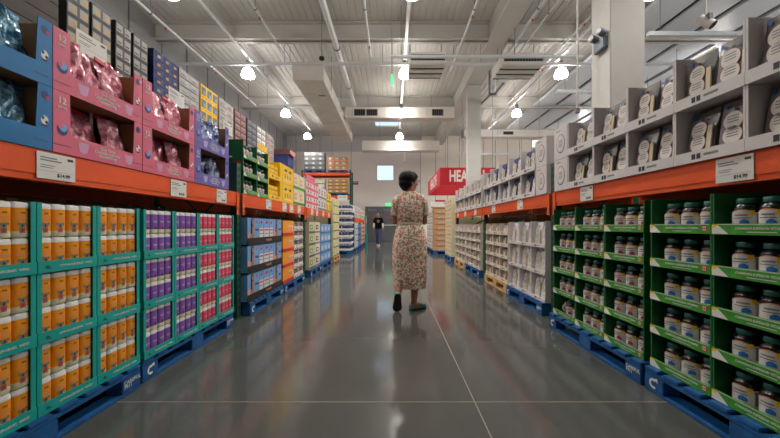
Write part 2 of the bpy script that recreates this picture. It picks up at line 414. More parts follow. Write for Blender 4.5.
# high bay lamps
dome = MB().lathe([(.07, .25), (.14, .2), (.18, .11), (.205, 0), (.195, -.03)], m_lampglass, 20, cap0=True, cap1=False).mesh('dome', smooth=True)
house = MB().lathe([(.03, .5), (.06, .48), (.085, .26), (.075, .245)], m_grey, 14).mesh('housing', smooth=True)
rod = MB().tube((0, 0, .5), (0, 0, .6), .012, m_zinc, 6).mesh('rod')
ld = bpy.data.lights.new('high_bay', 'SPOT'); ld.energy = LAMP_POWER * 4; ld.spot_size = R(150); ld.spot_blend = .6
ld.shadow_soft_size = .17; ld.color = (1, .965, .91)
XW = ['left', 'centre', 'right', 'outer right', 'outermost right']
ahead = [y for y in LAMP_Y if y > 9]
for i, x in enumerate(LAMP_X):
    for j, y in enumerate(LAMP_Y):
        if y > 9: lb = '%s-hand high bay lamp, %s of its row ahead' % (XW[i], ['nearest', 'middle', 'farthest'][ahead.index(y)])
        else: lb = '%s-hand high bay lamp overhead, %s of its row' % (XW[i], ORD[j])
        t = thing('high_bay_lamp', lb.replace('centre-hand', 'centre-line').replace('outer right-hand', 'outer right-hand'), 'lamp', (x, y, 5.87), 0, 'high bay lamps under the roof')
        part('reflector', dome, t, label='glowing translucent dome'); part('housing', house, t); part('rod', rod, t)
        lo = bpy.data.objects.new('lamp_light', ld); col.objects.link(lo); lo.parent = t; lo.location = (0, 0, -.06)
    t = thing('lamp_rail', '%s lamp rail carrying a row of high bay lamps' % XW[i].replace('outer', 'outer'), 'rail', (x, 0, 6.47))
    part('rail', MB().box(-.045, .045, -7, 19, 0, .07, m_pipe).mesh('rail'), t)
    for yy in (-4.5, 1, 6.5, 12, 17.5): part('hanger', MB().tube((0, yy, .05), (0, yy, .52), .008, m_zinc, 6).mesh('hanger'), t)

# ducts
t = thing('air_duct', 'large rectangular duct running away over the left racks', 'duct', (-2.64, 10.4, 5.6))
mb = MB(); mb.box(-.47, .47, 0, 7.6, 0, .45, m_duct)
for yy in [i * 1.08 for i in range(8)]: mb.box(-.485, .485, yy - .01, yy + .03, -.015, .465, m_duct)
part('casing', mb.mesh('casing'), t)
part('sticker', MB().box(.05, .3, 1.2, 1.3, -.004, 0, m_green).mesh('sticker'), t, label='small green sticker')
for yy in (1.3, 3.5, 6.5): part('hanger', MB().tube((-.49, yy, .2), (-.49, yy, 1.4), .01, m_zinc, 6).tube((.49, yy, .2), (.49, yy, 1.4), .01, m_zinc, 6).mesh('hanger'), t)
def xduct(y, z, h, x0, x1, label, grille=None):
    t = thing('air_duct', label, 'duct', (x0, y, z))
    mb = MB(); mb.box(0, x1 - x0, 0, .6, 0, h, m_duct); x = 0
    while x < x1 - x0: mb.box(x, x + .03, -.015, .615, -.015, h + .015, m_duct); x += .9
    part('casing', mb.mesh('casing'), t)
    for g in grille or []:
        mb = MB(); mb.box(g, g + .5, -.02, 0, .1, h - .1, m_dark)
        for q in range(6): mb.box(g + .02 + q * .085, g + .035 + q * .085, -.03, -.01, .1, h - .1, m_grey)
        part('grille', mb.mesh('grille'), t, label='dark louvred grille')
    for xx in (1, (x1 - x0) / 2, x1 - x0 - 1): part('hanger', MB().tube((xx, .3, h), (xx, .3, 7 - z), .01, m_zinc, 6).mesh('hanger'), t)
xduct(14.85, 5.87, .48, -2.1, 2.8, 'nearer cross duct with dark grilles, overhead', [.4, .95, 3.9])
xduct(18.75, 5.3, .55, -1.7, 2.7, 'farther plain cross duct near the back wall')
xduct(16.6, 5.5, .35, 3.6, 9.5, 'long cross duct to the right behind slim column', [2.0])

# heater units
for i, (x0, x1, y) in enumerate(((.5, 1.54, 9.4), (2.85, 4.05, 9.45))):
    t = thing('unit_heater', ['ceiling unit heater left of the main roof beam', 'ceiling unit heater right of the main roof beam'][i], 'heater', (x0 + (.32 if i else 0), y, 5.64))
    w_ = x1 - x0
    part('casing', MB().box(0, w_, 0, 1.0, 0, .32, m_duct).mesh('casing', .01), t)
    mb = MB(); mb.box(.04, w_ - .04, -.02, 0, .08, .24, m_dark)
    for q in range(14): mb.box(.06 + q * (w_ - .14) / 13, .075 + q * (w_ - .14) / 13, -.03, -.01, .08, .24, m_zinc)
    part('grille', mb.mesh('grille'), t, label='dark finned grille')
    mb = MB()
    for q in range(3):
        mb.box(.02, w_ - .02, .02 + q * .32, .23 + q * .32, -.03, 0, m_paper)
        mb.box(.02, w_ - .02, .23 + q * .32, .33 + q * .32, -.012, 0, m_dark)
    part('louvre', mb.mesh('louvre'), t, label='striped underside louvres')
    for xx in (.05, w_ - .05): part('hanger', MB().tube((xx, .6, .3), (xx, .6, 1.36), .012, m_zinc, 6).mesh('hanger'), t)
# bundle of valves/struts beside beam
t = thing('pipe_bracket', 'angled steel bracket cluster beside top of slim column', 'bracket', (3.55, 12.0, 5.75))
mb = MB(); mb.tube((0, 0, 0), (0, 0, 1.2), .04, m_zinc, 8); mb.tube((0, 0, 0), (-.1, 2, .1), .04, m_zinc, 8); mb.tube((.2, 0, .05), (.2, -.9, .05), .04, m_zinc, 8); mb.tube((0, 0, .05), (.25, 0, .05), .05, m_zinc, 8); mb.tube((.2, 0, .05), (.2, 0, 1.25), .03, m_pipe, 8)
part('pipework', mb.mesh('pipework'), t)
# hanging track spotlight on the right
t = thing('hanging_spotlight', 'pale cylindrical spotlight hanging over the right-hand trays', 'spotlight', (4.28, 4.5, 3.72))
part('rod', MB().tube((0, 0, .1), (0, 0, 2.66), .012, m_white, 8).mesh('rod'), t)
hd = part('spot_head', MB().tube((-.06, .03, .12), (.03, -.07, -.02), .06, m_white, 18).tube((.03, -.07, -.02), (.0325, -.073, -.0245), .054, m_dark, 18).mesh('spot_head', smooth=True), t)
part('knuckle', MB().box(-.04, .02, -.09, .02, .05, .14, m_grey).mesh('knuckle', .005), t)
# hanging exit sign on the right
t = thing('exit_sign', 'pale green lit sign hanging over the right-hand rack', 'sign', (4.55, 10.2, 3.45))
part('panel', MB().box(-.2, .22, 0, .06, 0, .2, m_glow_white).mesh('panel', .005), t)
part('rod', MB().tube((.01, .03, .2), (.01, .03, 3.54), .012, m_white, 8).mesh('rod'), t)
part('lettering', text_mesh('EXIT', .13, m_green), t, (.01, -.002, .1))
for i, (x, y, z) in enumerate(((2.53, 4.5, 2.6), (5.2, 16.2, 3.2), (0.62, 16.5, 4.2))):
    t = thing('drop_rod', ['thin white rod dropping from roof left of thick column', 'thin white rod dropping behind the red sign', 'thin white rod dropping near the square window'][i], 'rod', (x, y, z))
    part('rod', MB().tube((0, 0, 0), (0, 0, 7.0 - z), .012, m_white, 6).mesh('rod'), t)
    part('end_fitting', MB().tube((0, 0, -.06), (0, 0, 0), .03, m_grey, 8).mesh('end_fitting'), t)
t = thing('hanging_tag', 'small green tag hanging beside the centre lamp', 'tag', (.0, 9.6, 5.3))
part('rod', MB().tube((0, 0, .1), (0, 0, 1.69), .02, m_white, 6).mesh('rod'), t)
part('tag_plate', MB().box(-.03, .03, -.01, .01, -.22, .1, m_glow_green).mesh('tag_plate'), t)
t = thing('smoke_detector', 'round dark detector hanging beside the thick white pipe', 'detector', (-1.98, 9.3, 5.72))
part('sensor', MB().lathe([(.03, .06), (.07, .04), (.075, -.02), (.04, -.05)], m_dark, 16).mesh('sensor', smooth=True), t)
part('rod', MB().tube((0, 0, .05), (0, 0, 1.28), .008, m_zinc, 6).mesh('rod'), t)

# red HEALTH sign
t = thing('aisle_sign', 'large red hanging box sign with white HEALTH lettering', 'sign', (2.04, 14.0, 2.72))
for bx in ((0, 2.35, 0, .04), (0, 2.35, 4.56, 4.6), (0, .04, .041, 4.559), (2.31, 2.35, .041, 4.559)): part('panel', MB().box(*bx, 0, .76, m_redsign).mesh('panel', .003), t, label='red face panel')
me = text_mesh('HEALTH', .66, m_paper, 'LEFT', off=.03); me.transform(Matrix.Scale(.62, 4, (1, 0, 0))); part('lettering', me, t, (.38, -.003, .38))
me = text_mesh('HEALTH', .66, m_paper, 'CENTER', off=.03); part('lettering', me, t, (-.003, 2.3, .38), R(-90))
for x, y in ((.95, .1), (2.25, .1), (.95, 4.5), (2.25, 4.5)): part('hanger', MB().tube((x, y, .76), (x, y, 3.68 if x < 1 else 4.28), .01, m_zinc, 6).mesh('hanger'), t)

# ================================================================= RACKS
BEAM_T, BEAM_B = 1.36, 1.212
def upright_mesh(h):
    mb = MB(); mb.box(-.045, .045, 0, .07, 0, h, m_green_post); z = .1
    while z < h - .05:
        mb.box(-.028, -.012, -.0015, 0, z, z + .035, m_dark); mb.box(.012, .028, -.0015, 0, z, z + .035, m_dark); z += .075
    mb.box(-.045, .045, .9, .97, 0, h, m_green_post); mb.box(-.07, .07, -.01, .1, 0, .012, m_green_post)
    z = .2
    while z + .5 < h: mb.tube((0, .05, z), (0, .92, z + .45), .018, m_green_post, 6); mb.tube((0, .05, z), (0, .92, z), .018, m_green_post, 6); z += .6
    return mb.mesh('upright')
def rack(side, X, y0, posts, label, top=1.68, beams=((BEAM_B, BEAM_T),), yend=None):
    # local x from the left end seen from the aisle
    y1 = max(posts) + .05
    fr = Frame(side, X, y0, y1)
    t = thing('pallet_rack', label, 'rack', fr.o, fr.a)
    loc = (lambda y: y - y0) if side == 'L' else (lambda y: y1 - y)
    for j, p in enumerate(posts):
        part('upright', upright_mesh(top), t, (loc(p), 0.012, 0))
    ps = [y0 - .04] + list(posts)
    for zb, zt in beams:
        for a, b in zip(ps[:-1], ps[1:]):
            x0, x1 = sorted((loc(a), loc(b))); x0 += .05; x1 -= .05
            for dy in (0, .91):
                bm_ = part('beam', MB().box(x0 - .012, x1 + .012, dy - .0, dy + .06, zb, zt, m_orange).box(x0, x1, dy - .004, dy, zb + .03, zt - .03, m_orange).mesh('beam', .006), t, label='orange steel beam')
                if dy == 0:
                    for xx in (x0, x1):
                        s_ = 1 if xx == x0 else -1
                        part('connector', MB().box(xx - .012 if s_ > 0 else xx - .045, xx + .045 if s_ > 0 else xx + .012, -.012, -.004, zb - .09, zt - .01, m_orange).tube((xx + s_ * .015, -.013, zb - .02), (xx + s_ * .015, -.016, zb - .02), .009, m_zinc, 8).tube((xx + s_ * .015, -.013, zb - .06), (xx + s_ * .015, -.016, zb - .06), .009, m_zinc, 8).mesh('connector'), bm_)
            part('shelf_deck', MB().box(x0, x1, .06, .91, zt - .03, zt - .002, m_ply).mesh('shelf_deck'), t, label='plywood shelf')
            for s_ in (1, -1):
                xa = x0 if s_ > 0 else x1
                part('brace', MB().tube((xa + s_ * .05, .42, zb - .045), (xa + s_ * .3, .42, zb + .1), .012, m_green_post, 6).mesh('brace'), t)
    return t
rack('L', 1.65, .2, (.78, 3.58, 6.29, 9.0), 'orange and green pallet rack lining left side of aisle')
rack('R', 1.735, .2, (.78, 3.58, 6.29, 9.0), 'orange and green pallet rack lining right side of aisle')

# price cards on the beams
def card_mesh(w_, h_):
    mb = MB(); mb.box(0, w_, 0, .003, 0, h_, m_paper)
    mb.quad(w_ * .08, w_ * .5, h_ * .78, h_ * .83, -.0004, m_greyink); mb.quad(w_ * .08, w_ * .62, h_ * .68, h_ * .73, -.0004, m_greyink)
    mb.quad(w_ * .08, w_ * .45, h_ * .5, h_ * .53, -.0004, m_greyink); mb.quad(w_ * .08, w_ * .4, h_ * .42, h_ * .45, -.0004, m_greyink)
    mb.quad(w_ * .78, w_ * .94, h_ * .8, h_ * .9, -.0004, m_ink); mb.quad(w_ * .04, w_ * .96, h_ * .3, h_ * .31, -.0004, m_greyink)
    return mb.mesh('card')
CARD = card_mesh(.185, .125); PRICE = text_mesh('$14.99', .024, m_ink)
lc = ['under the blue snack trays', 'under the second pink tray', 'under the periwinkle snack trays', 'under the green bottle columns', 'under the yellow cartons, first', 'under the yellow cartons, second', 'under the white-green cartons', 'under the pink cartons, first', 'under the pink cartons, second', 'under the pale far packs', 'at the far end']
for i, y in enumerate((1.525, 2.45, 3.09, 4.3, 4.95, 5.3, 5.75, 6.7, 7.15, 7.8, 8.5)):
    f = Frame('L', 1.65, y, y + .185)
    o = put('price_card', CARD, f.p(0, -.0085, 1.225), f.a); tag(o, 'white price card on left orange beam ' + lc[i], 'price card', 'price cards on the left beam')
    part('lettering', PRICE, o, (.125, -.001, .022))
rc = ['under the nearest grey pouch trays', 'under the farthest near-bay pouch tray', 'under the navy-headed packs, first', 'under the navy-headed packs, second', 'under the mauve packs, first', 'under the mauve packs, second', 'at the far end']
for i, y in enumerate((1.575, 2.84, 4.36, 5.52, 6.75, 7.7, 8.55)):
    f = Frame('R', 1.735, y, y + .185)
    o = put('price_card', CARD, f.p(0, -.0085, 1.225), f.a); tag(o, 'white price card on right orange beam ' + rc[i], 'price card', 'price cards on the right beam')
    part('lettering', PRICE, o, (.125, -.001, .022))

# ================================================================= PALLETS
def pallet_meshes(L, D, m):
    mb = MB()
    for x0, x1 in ((0, .14), (L / 2 - .08, L / 2 + .08), (L - .14, L)):
        for y0, y1 in ((0, .1), (D / 2 - .06, D / 2 + .06), (D - .1, D)): mb.box(x0, x1, y0, y1, .02, .1, m)
    for y0, y1 in ((0, .1), (D / 2 - .06, D / 2 + .06), (D - .1, D)): mb.box(0, L, y0, y1, 0, .019, m); mb.box(0, L, y0 + .002, y1 - .002, .1, .122, m)
    n = 9
    for i in range(n): x = i * (L - .1) / (n - 1); mb.box(x, x + .1, 0, D, .1222, .142, m)
    return mb.mesh('pallet', .004)
def c_logo():
    mb = MB(); n = 14; pts_o = []; pts_i = []
    for i in range(n + 1):
        a = R(50) + R(260) * i / n; pts_o.append((.03 * math.cos(a), .03 * math.sin(a))); pts_i.append((.016 * math.cos(a), .016 * math.sin(a)))
    for i in range(n):
        mb.poly([(pts_o[i][0], 0, pts_o[i][1]), (pts_i[i][0], 0, pts_i[i][1]), (pts_i[i + 1][0], 0, pts_i[i + 1][1]), (pts_o[i + 1][0], 0, pts_o[i + 1][1])], m_paper)
    mb.poly([(.005, 0, .03), (.034, 0, .012), (.03, 0, .04)], m_paper)
    return mb.mesh('logo')
PM = {}
LOGO = c_logo()
PT = text_mesh('CAREFUL\n7911', .03, m_paper, 'LEFT')
def pallet(side, X, y0, L, label, m=m_blue_pal, D=.85, logo=True):
    f = Frame(side, X, y0, y0 + L)
    key = (round(L, 2), D, m.name)
    if key not in PM: PM[key] = pallet_meshes(L, D, m)
    o = put('pallet', PM[key], f.o, f.a); tag(o, label, 'pallet')
    if logo:
        part('logo', LOGO, o, (.07, -.0015, .06), label='white curled arrow mark')
        part('lettering', PT, o, (L - .13, -.0015, .065), label='white stencilled lettering')
    return f
pallet('L', 1.56, .88, 1.17, 'blue wooden pallet under the yellow-orange wipes, nearest left')
pallet('L', 1.58, 2.09, 1.2, 'blue wooden pallet under the violet and rose wipes')
pallet('L', 1.57, 3.66, 1.12, 'blue wooden pallet under the blue photo cartons')
pallet('L', 1.57, 4.83, 1.1, 'blue wooden pallet under the amber cartons, left side')
pallet('L', 1.57, 6.38, .98, 'blue wooden pallet under the olive-cream cartons')
pallet('L', 1.57, 7.42, 1.2, 'blue wooden pallet under the pale blue packs')
pallet('L', 1.60, 9.1, 1.05, 'raw wooden pallet under the left yellow-green cartons', m_wood_pal, logo=False)
pallet('R', 1.56, .86, 1.18, 'blue wooden pallet under nearest right green displays')
pallet('R', 1.56, 2.07, 1.21, 'blue wooden pallet under the second group of green displays')
pallet('R', 1.66, 3.66, 1.14, 'blue wooden pallet under the white display bins')
pallet('R', 1.68, 4.85, 1.15, 'raw wooden pallet beyond the white display bins', m_wood_pal, logo=False)
pallet('R', 1.68, 6.37, 1.27, 'blue wooden pallet under beige trays beyond the green post')
pallet('R', 1.68, 7.68, 1.2, 'raw wooden pallet at the far right rack end', m_wood_pal, logo=False)
pallet('R', 1.62, 9.1, 1.1, 'blue wooden pallet under the right yellow-red cartons')

# ================================================================= TRAYS AND GOODS
def tray_mesh(w_, d_, h_, lip, m, mi, fl=.018, t=.006, top=False):
    mb = MB(); g = .001
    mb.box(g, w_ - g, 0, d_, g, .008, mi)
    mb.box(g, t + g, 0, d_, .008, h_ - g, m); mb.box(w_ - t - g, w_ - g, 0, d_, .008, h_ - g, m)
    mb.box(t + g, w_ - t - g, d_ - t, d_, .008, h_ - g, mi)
    if fl: mb.box(t + g, fl, 0, .004, lip, h_ - g, m); mb.box(w_ - fl, w_ - t - g, 0, .004, lip, h_ - g, m)
    if top: mb.box(t, w_ - t, .004, d_ - t, h_ - .01, h_ - .004, m)
    return mb.mesh('tray')
def lip_mesh(w_, lip, m, extra=None, t=.005):
    mb = MB(); mb.box(.001, w_ - .001, -t, 0, .001, lip, m)
    if extra: extra(mb, -t - .0006)
    return mb.mesh('front_lip')

# ---- wipes packs
def pack_mesh(m, koala):
    w2, d2 = .0335, .027
    mb = MB()
    prof = [(.9, 0), (1, .006), (1, .024), (1, .028), (1, .124), (1, .128), (.99, .143), (.9, .151), (.5, .153)]
    seg = [m_cream if koala else m_cream, m_cream, m_cream, m, m, m_film, m_film, m_film]
    mb.lathe([(r, z) for r, z in prof], m, 20, mf=lambda i: seg[i], sx=w2, sy=d2, p=3.6)
    y = -d2 - .0006
    if koala:
        mb.disc(0, y, .054, .012, .01, m_greyink); mb.disc(-.013, y - .0001, .06, .006, .006, m_greyink); mb.disc(.013, y - .0001, .06, .006, .006, m_greyink); mb.disc(0, y - .0003, .052, .004, .006, m_ink)
        mb.quad(-.011, .011, .02, .044, y, m_greyink); mb.disc(0, y - .0003, .032, .007, .009, m_red)
        mb.quad(-.022, .022, .088, .092, y, m_salmon); mb.quad(-.024, .024, .078, .082, y, m_salmon); mb.quad(-.006, .012, .104, .111, y, m_brown)
    else:
        mb.quad(-.02, .02, .08, .083, y, m_paper); mb.quad(-.015, .015, .072, .074, y, m_paper); mb.disc(.006, y, .036, .008, .009, m_ink, 10); mb.disc(-.012, y, .032, .004, .005, m_charcoal, 10)
    return mb.mesh('wipes_pack', smooth=True)
PACK = {'yellow': pack_mesh(m_amber, True), 'violet': pack_mesh(m_violet, False), 'rose': pack_mesh(m_rose, False)}
seal = MB().box(-.018, .018, -.01, .01, .1525, .1545, m_film).mesh('seal_flap', .001)
TW, TH = .298, .3215
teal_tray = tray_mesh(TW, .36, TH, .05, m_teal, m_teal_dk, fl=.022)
teal_lip = lip_mesh(TW, .054, m_teal, lambda mb, y: mb.poly([(.03, y, .02), (.06, y, .015), (.05, y, .028), (.038, y, .036)], m_teal_dk))
teal_txt = text_mesh('HYPOALLERGENIC  WIPES', .0145, m_paper)
def wipes_column(y0, colour, cname, x_face=1.58):
    f = Frame('L', x_face, y0, y0 + TW)
    for k_ in range(3):
        z = .143 + k_ * TH
        t = put('display_tray', teal_tray, f.p(0, 0, z), f.a)
        tag(t, 'teal cardboard tray of %s wipes, %s tier, %s' % (colour, tierw(k_, 3), cname), 'tray', 'teal trays of wipes on the left pallets')
        lp = part('front_lip', teal_lip, t); part('lettering', teal_txt, lp, (.18, -.0058, .027))
        for r_ in range(2):
            for i in range(4):
                xx = .0455 + i * .0688
                jx = random.uniform(-.0006, .0006); jy = random.uniform(0, .004)
                o = put('wipes_pack', PACK[colour], f.p(xx + jx, .034 + jy, z + .0085 + r_ * .1555), f.a)
                tag(o, '%s wipes pack, %s, %s layer, %s tray, %s' % (colour, lmr(i, 4), ['lower', 'upper'][r_], tierw(k_, 3), cname), 'wipes pack', colour + ' wipes packs in teal trays')
                part('seal_flap', seal, o)
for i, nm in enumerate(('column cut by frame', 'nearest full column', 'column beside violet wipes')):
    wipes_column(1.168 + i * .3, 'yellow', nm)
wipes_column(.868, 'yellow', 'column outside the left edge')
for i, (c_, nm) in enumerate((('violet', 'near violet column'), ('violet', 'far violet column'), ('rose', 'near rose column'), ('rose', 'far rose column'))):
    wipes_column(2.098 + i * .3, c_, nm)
# brown cartons behind the teal displays
def carton_mesh(w_, d_, h_, m, tape=m_brown_light):
    mb = MB(); mb.box(.002, w_ - .002, 0, d_, .001, h_ - .001, m)
    mb.box(w_ / 2 - .025, w_ / 2 + .025, -.0006, 0, h_ * .75, h_ - .001, tape); mb.quad(.06, .2, h_ * .3, h_ * .38, -.0007, m_ink)
    return mb.mesh('carton', .003)
cm = carton_mesh(.56, .4, .335, m_brown)
for a, y0 in enumerate((.9, 1.475, 2.1, 2.68)):
    for k_ in range(3):
        f = Frame('L', 2.02, y0, y0 + .56)
        o = put('carton', cm, f.p(0, 0, .143 + k_ * .336), f.a)
        tag(o, 'brown cardboard carton behind the teal trays, %s layer, %s from the viewer' % (tierw(k_, 3), ORD[a]), 'carton', 'brown cartons behind the wipes')

bk = carton_mesh(.64, .2, .6, m_brown)
for sd, X_ in (('L', 2.47), ('R', 2.57)):
    for a in range(12):
        for k_ in range(2):
            y0 = (.87, 3.65, 6.36)[a // 4] + (a % 4) * .642; f = Frame(sd, X_, y0, y0 + .64)
            o = put('carton', bk, f.p(0, 0, .001 + k_ * .56), f.a) if 0 else put('carton', bk, f.p(0, 0, .002 + k_ * .6), f.a)
            tag(o, 'large brown carton deep under the %s beam, %s from the viewer, %s layer' % ({'L': 'left', 'R': 'right'}[sd], ORD[a], ['lower', 'upper'][k_]), 'carton', 'brown cartons deep in the racks')
# ---- supplement bottles
def bottle_meshes(spot):
    b = MB().lathe([(.044, 0), (.049, .004), (.05, .112), (.046, .124), (.034, .134), (.032, .138)], m_bottle, 20).mesh('bottle', smooth=True)
    mb = MB()
    def arc(t0, t1, z0, z1, m, r=.0508, n=10, top=None):
        a = []; c = []
        for i in range(n + 1):
            t = t0 + (t1 - t0) * i / n; x, y = r * math.sin(t), -r * math.cos(t)
            zt = z1 if top is None else z1 + top * math.cos((t - (t0 + t1) / 2) / ((t1 - t0) / 2) * math.pi / 2)
            a.append((x, y, z0)); c.append((x, y, zt))
        A = mb.ring(a); C_ = mb.ring(c)
        for i in range(n): mb.face([A[i], A[i + 1], C_[i + 1], C_[i]], m)
    arc(-1.9, 1.9, .014, .096, m_label, .0506); arc(-.95, .85, .09, .0965, m_salmon, .0510, top=.014); arc(-.9, .8, .088, .0935, m_label, .0512, top=.0115)
    arc(.45, .85, .084, .104, m_yellow, .0513); arc(-.55, .4, .08, .086, m_greyink, .0513); arc(-.7, .5, .068, .071, m_ink, .0513)
    arc(-.15, .5, .04, .054, spot, .0513, top=.01); arc(1.0, 1.7, .03, .09, m_greyink, .0513)
    return b, mb.mesh('label_wrap', smooth=True)
cap = MB().lathe([(.034, .136), (.038, .138), (.038, .158), (.036, .161), (.01, .162)], m_cap, 24).mesh('cap', smooth=True)
BB = bottle_meshes(m_spotb); BM_ = bottle_meshes(m_spotm)
def bottle(loc, rot, kind, label, group):
    b_, l_ = BB if kind == 'blue' else BM_
    o = put('supplement_bottle', b_, loc, rot); tag(o, label, 'bottle', group)
    part('cap', cap, o, label='teal screw cap'); part('label_wrap', l_, o)
    return o
def green_extra(w_):
    def f(mb, y):
        mb.poly([(.002, y, .047), (.03, y, .047), (.085, y, .002), (.002, y, .002)], m_paper)
        mb.poly([(.002, y - .0003, .048), (.034, y - .0003, .048), (.02, y - .0003, .034), (.002, y - .0003, .034)], m_yellow)
        mb.poly([(.03, y, .05), (w_ - .01, y, .05), (w_ - .01, y, .047), (.04, y, .047)], m_label)
        mb.quad(w_ - .05, w_ - .018, .018, .038, y, m_red); mb.quad(w_ - .042, w_ - .026, .018, .038, y - .0003, m_paper)
        mb.poly([(w_ - .034 + dx, y - .0006, .028 + dz) for dx, dz in ((0, -.008), (.002, -.004), (.006, -.004), (.005, 0), (.007, .003), (.003, .003), (0, .008), (-.003, .003), (-.007, .003), (-.005, 0), (-.006, -.004), (-.002, -.004))], m_red)
        mb.quad(w_ * .42, w_ * .72, .012, .015, y, m_label)
    return f
GW, GH = .39, .204
gm = {}
def green_column(side, X, y0, w_, z0, tiers, h_, kind, cname, group, last_from_near=True):
    key = (round(w_, 3), h_)
    if key not in gm:
        gm[key] = (tray_mesh(w_, .4, h_, .05, m_green, m_green, fl=0, t=.008), lip_mesh(w_, .052, m_lime, green_extra(w_)), text_mesh("CANADA'S SUPERIOR VITAMINS", .0145, m_label))
    f = Frame(side, X, y0, y0 + w_)
    for k_ in range(tiers):
        z = z0 + k_ * h_
        t = put('display_tray', gm[key][0], f.p(0, 0, z), f.a)
        tag(t, 'green cardboard bottle tray, %s tier of the %s' % (tierw(k_, tiers), cname), 'tray', group + ' trays')
        lp = part('front_lip', gm[key][1], t, label='green printed front lip'); part('lettering', gm[key][2], lp, (w_ * .56, -.0058, .029))
        for i in range(3):
            xs = [.098, .213, .328] if side == 'R' else [.07, .18, .29]
            if tiers == 5 and k_ == 0 and cname.startswith('far') and i == 0: continue
            bottle(f.p(xs[i] * w_ / .39, .07, z + .0085), f.a + (1 if side == 'R' else -1) * random.uniform(.2, .55), kind, 'teal-capped bottle, %s in %s tray of the %s' % (lmr(i, 3), tierw(k_, tiers), cname), group)
green_column('R', 1.6, .865, .39, .143, 5, GH, 'blue', 'green column outside the right edge', 'bottles on the nearest right pallet')
green_column('R', 1.6, 1.258, .39, .143, 5, GH, 'blue', 'green column cut by frame edge', 'bottles on the nearest right pallet')
green_column('R', 1.6, 1.651, .39, .143, 5, GH, 'blue', 'full blue-spot green column', 'bottles on the nearest right pallet')
green_column('R', 1.6, 2.092, .392, .143, 5, GH, 'magenta', 'near magenta-spot green column', 'bottles on the second right pallet')
green_column('R', 1.6, 2.487, .392, .143, 5, GH, 'magenta', 'middle magenta-spot green column', 'bottles on the second right pallet')
green_column('R', 1.6, 2.882, .385, .143, 5, GH, 'magenta', 'far magenta-spot green column', 'bottles on the second right pallet')
# toppled bottle in the bottom far tray
f = Frame('R', 1.6, 2.882, 3.267)
o = bottle(f.p(.13, .1, .2), (0, 0, 0), 'magenta', 'toppled bottle leaning in bottom tray of far magenta-spot green column', 'bottles on the second right pallet')
o.rotation_euler = (R(0), R(50), f.a); o.location = f.p(.06, .1, .19)
# green columns over the left beam
SH = BEAM_T + .001
green_column('L', 1.65, 3.66, .37, SH, 3, .2, 'blue', 'upper-left near green column', 'bottles above the left beam')
green_column('L', 1.65, 4.035, .36, SH, 3, .2, 'blue', 'upper-left far green column', 'bottles above the left beam')
mb = MB(); mb.box(-.002, 0, .001, .4, 0, .6, m_green)
f = Frame('L', 1.65, 3.655, 3.66)
mb = MB(); mb.box(0, .003, .002, .4, 0, .6, m_green)
for z, w_ in ((.5, .1), (.44, .16), (.4, .22), (.34, .16)): mb.box(-.0008, 0, .34 - w_, .34, z, z + .018, m_paper)
mb.box(-.0009, 0, .03, .1, .33, .36, m_red); mb.box(-.0008, 0, .03, .36, .02, .26, mat('dull_green_print', S(60, 96, 74), .5))
mb.box(-.0008, 0, .2, .34, .3, .31, m_paper)
o = put('cardboard_sheet', mb.mesh('cardboard_sheet'), f.p(0, 0, SH), f.a); tag(o, 'tall green printed side panel beside the periwinkle trays', 'panel')
o = put('sign_card', MB().box(0, .3, 0, .004, 0, .075, m_yellow).mesh('sign_card'), Frame('L', 1.66, 4.06, 4.4).p(.03, 0, SH + .602), R(90)); tag(o, 'plain yellow card on top of the green bottle trays', 'card')

# ---- snack bags in pink / periwinkle / blue trays
def bag_mesh(w_, h_, d_, m, seed):
    rnd = random.Random(seed); mb = MB(); nx, nz = 13, 15
    ph = [rnd.uniform(0, 6) for _ in range(6)]
    def pt(u, v, s):
        x = (u - .5) * w_ * (1 - .05 * math.sin(math.pi * v)); z = v * h_
        e = (math.sin(math.pi * u) ** .6) * (min(1, v * 5) ** .5) * (max(0, 1 - v) ** .7)
        y = s * d_ / 2 * e * 1.15 + (.012 * math.sin(ph[0] + 9 * u + 5 * v) + .007 * math.sin(ph[1] + 17 * u - 11 * v)) * min(1, 4 * v) + .018 * math.sin(ph[3] + 3 * u) * v
        z += .012 * math.sin(ph[2] + 8 * u) * (v > .9)
        return (x, y, z)
    F_ = [[mb.ring([pt(i / (nx - 1), j / (nz - 1), -1)])[0] for i in range(nx)] for j in range(nz)]
    B_ = [[F_[j][i] if i in (0, nx - 1) or j in (0, nz - 1) else mb.ring([pt(i / (nx - 1), j / (nz - 1), 1)])[0] for i in range(nx)] for j in range(nz)]
    for j in range(nz - 1):
        for i in range(nx - 1):
            mb.face([F_[j][i], F_[j][i + 1], F_[j + 1][i + 1], F_[j + 1][i]], m); mb.face([B_[j][i + 1], B_[j][i], B_[j + 1][i], B_[j + 1][i + 1]], m)
    return mb.mesh('snack_bag', smooth=True)
BAGS = {k_: [bag_mesh(.19, .285, .1, m, s) for s in (1, 2, 3)] for k_, m in (('pink', m_pink_bag), ('navy', m_navy_bag), ('blue', m_blue_bag))}
bag_print = {}
for k_, c1, c2 in (('pink', m_red, m_paper), ('navy', m_navy, m_paper), ('blue', m_blue, m_paper)):
    mb = MB()
    mb.box(-.09, .09, -.003, .003, .268, .287, c1)
    bag_print[k_] = mb.mesh('seal_strip')
BW, BH = .572, .3085
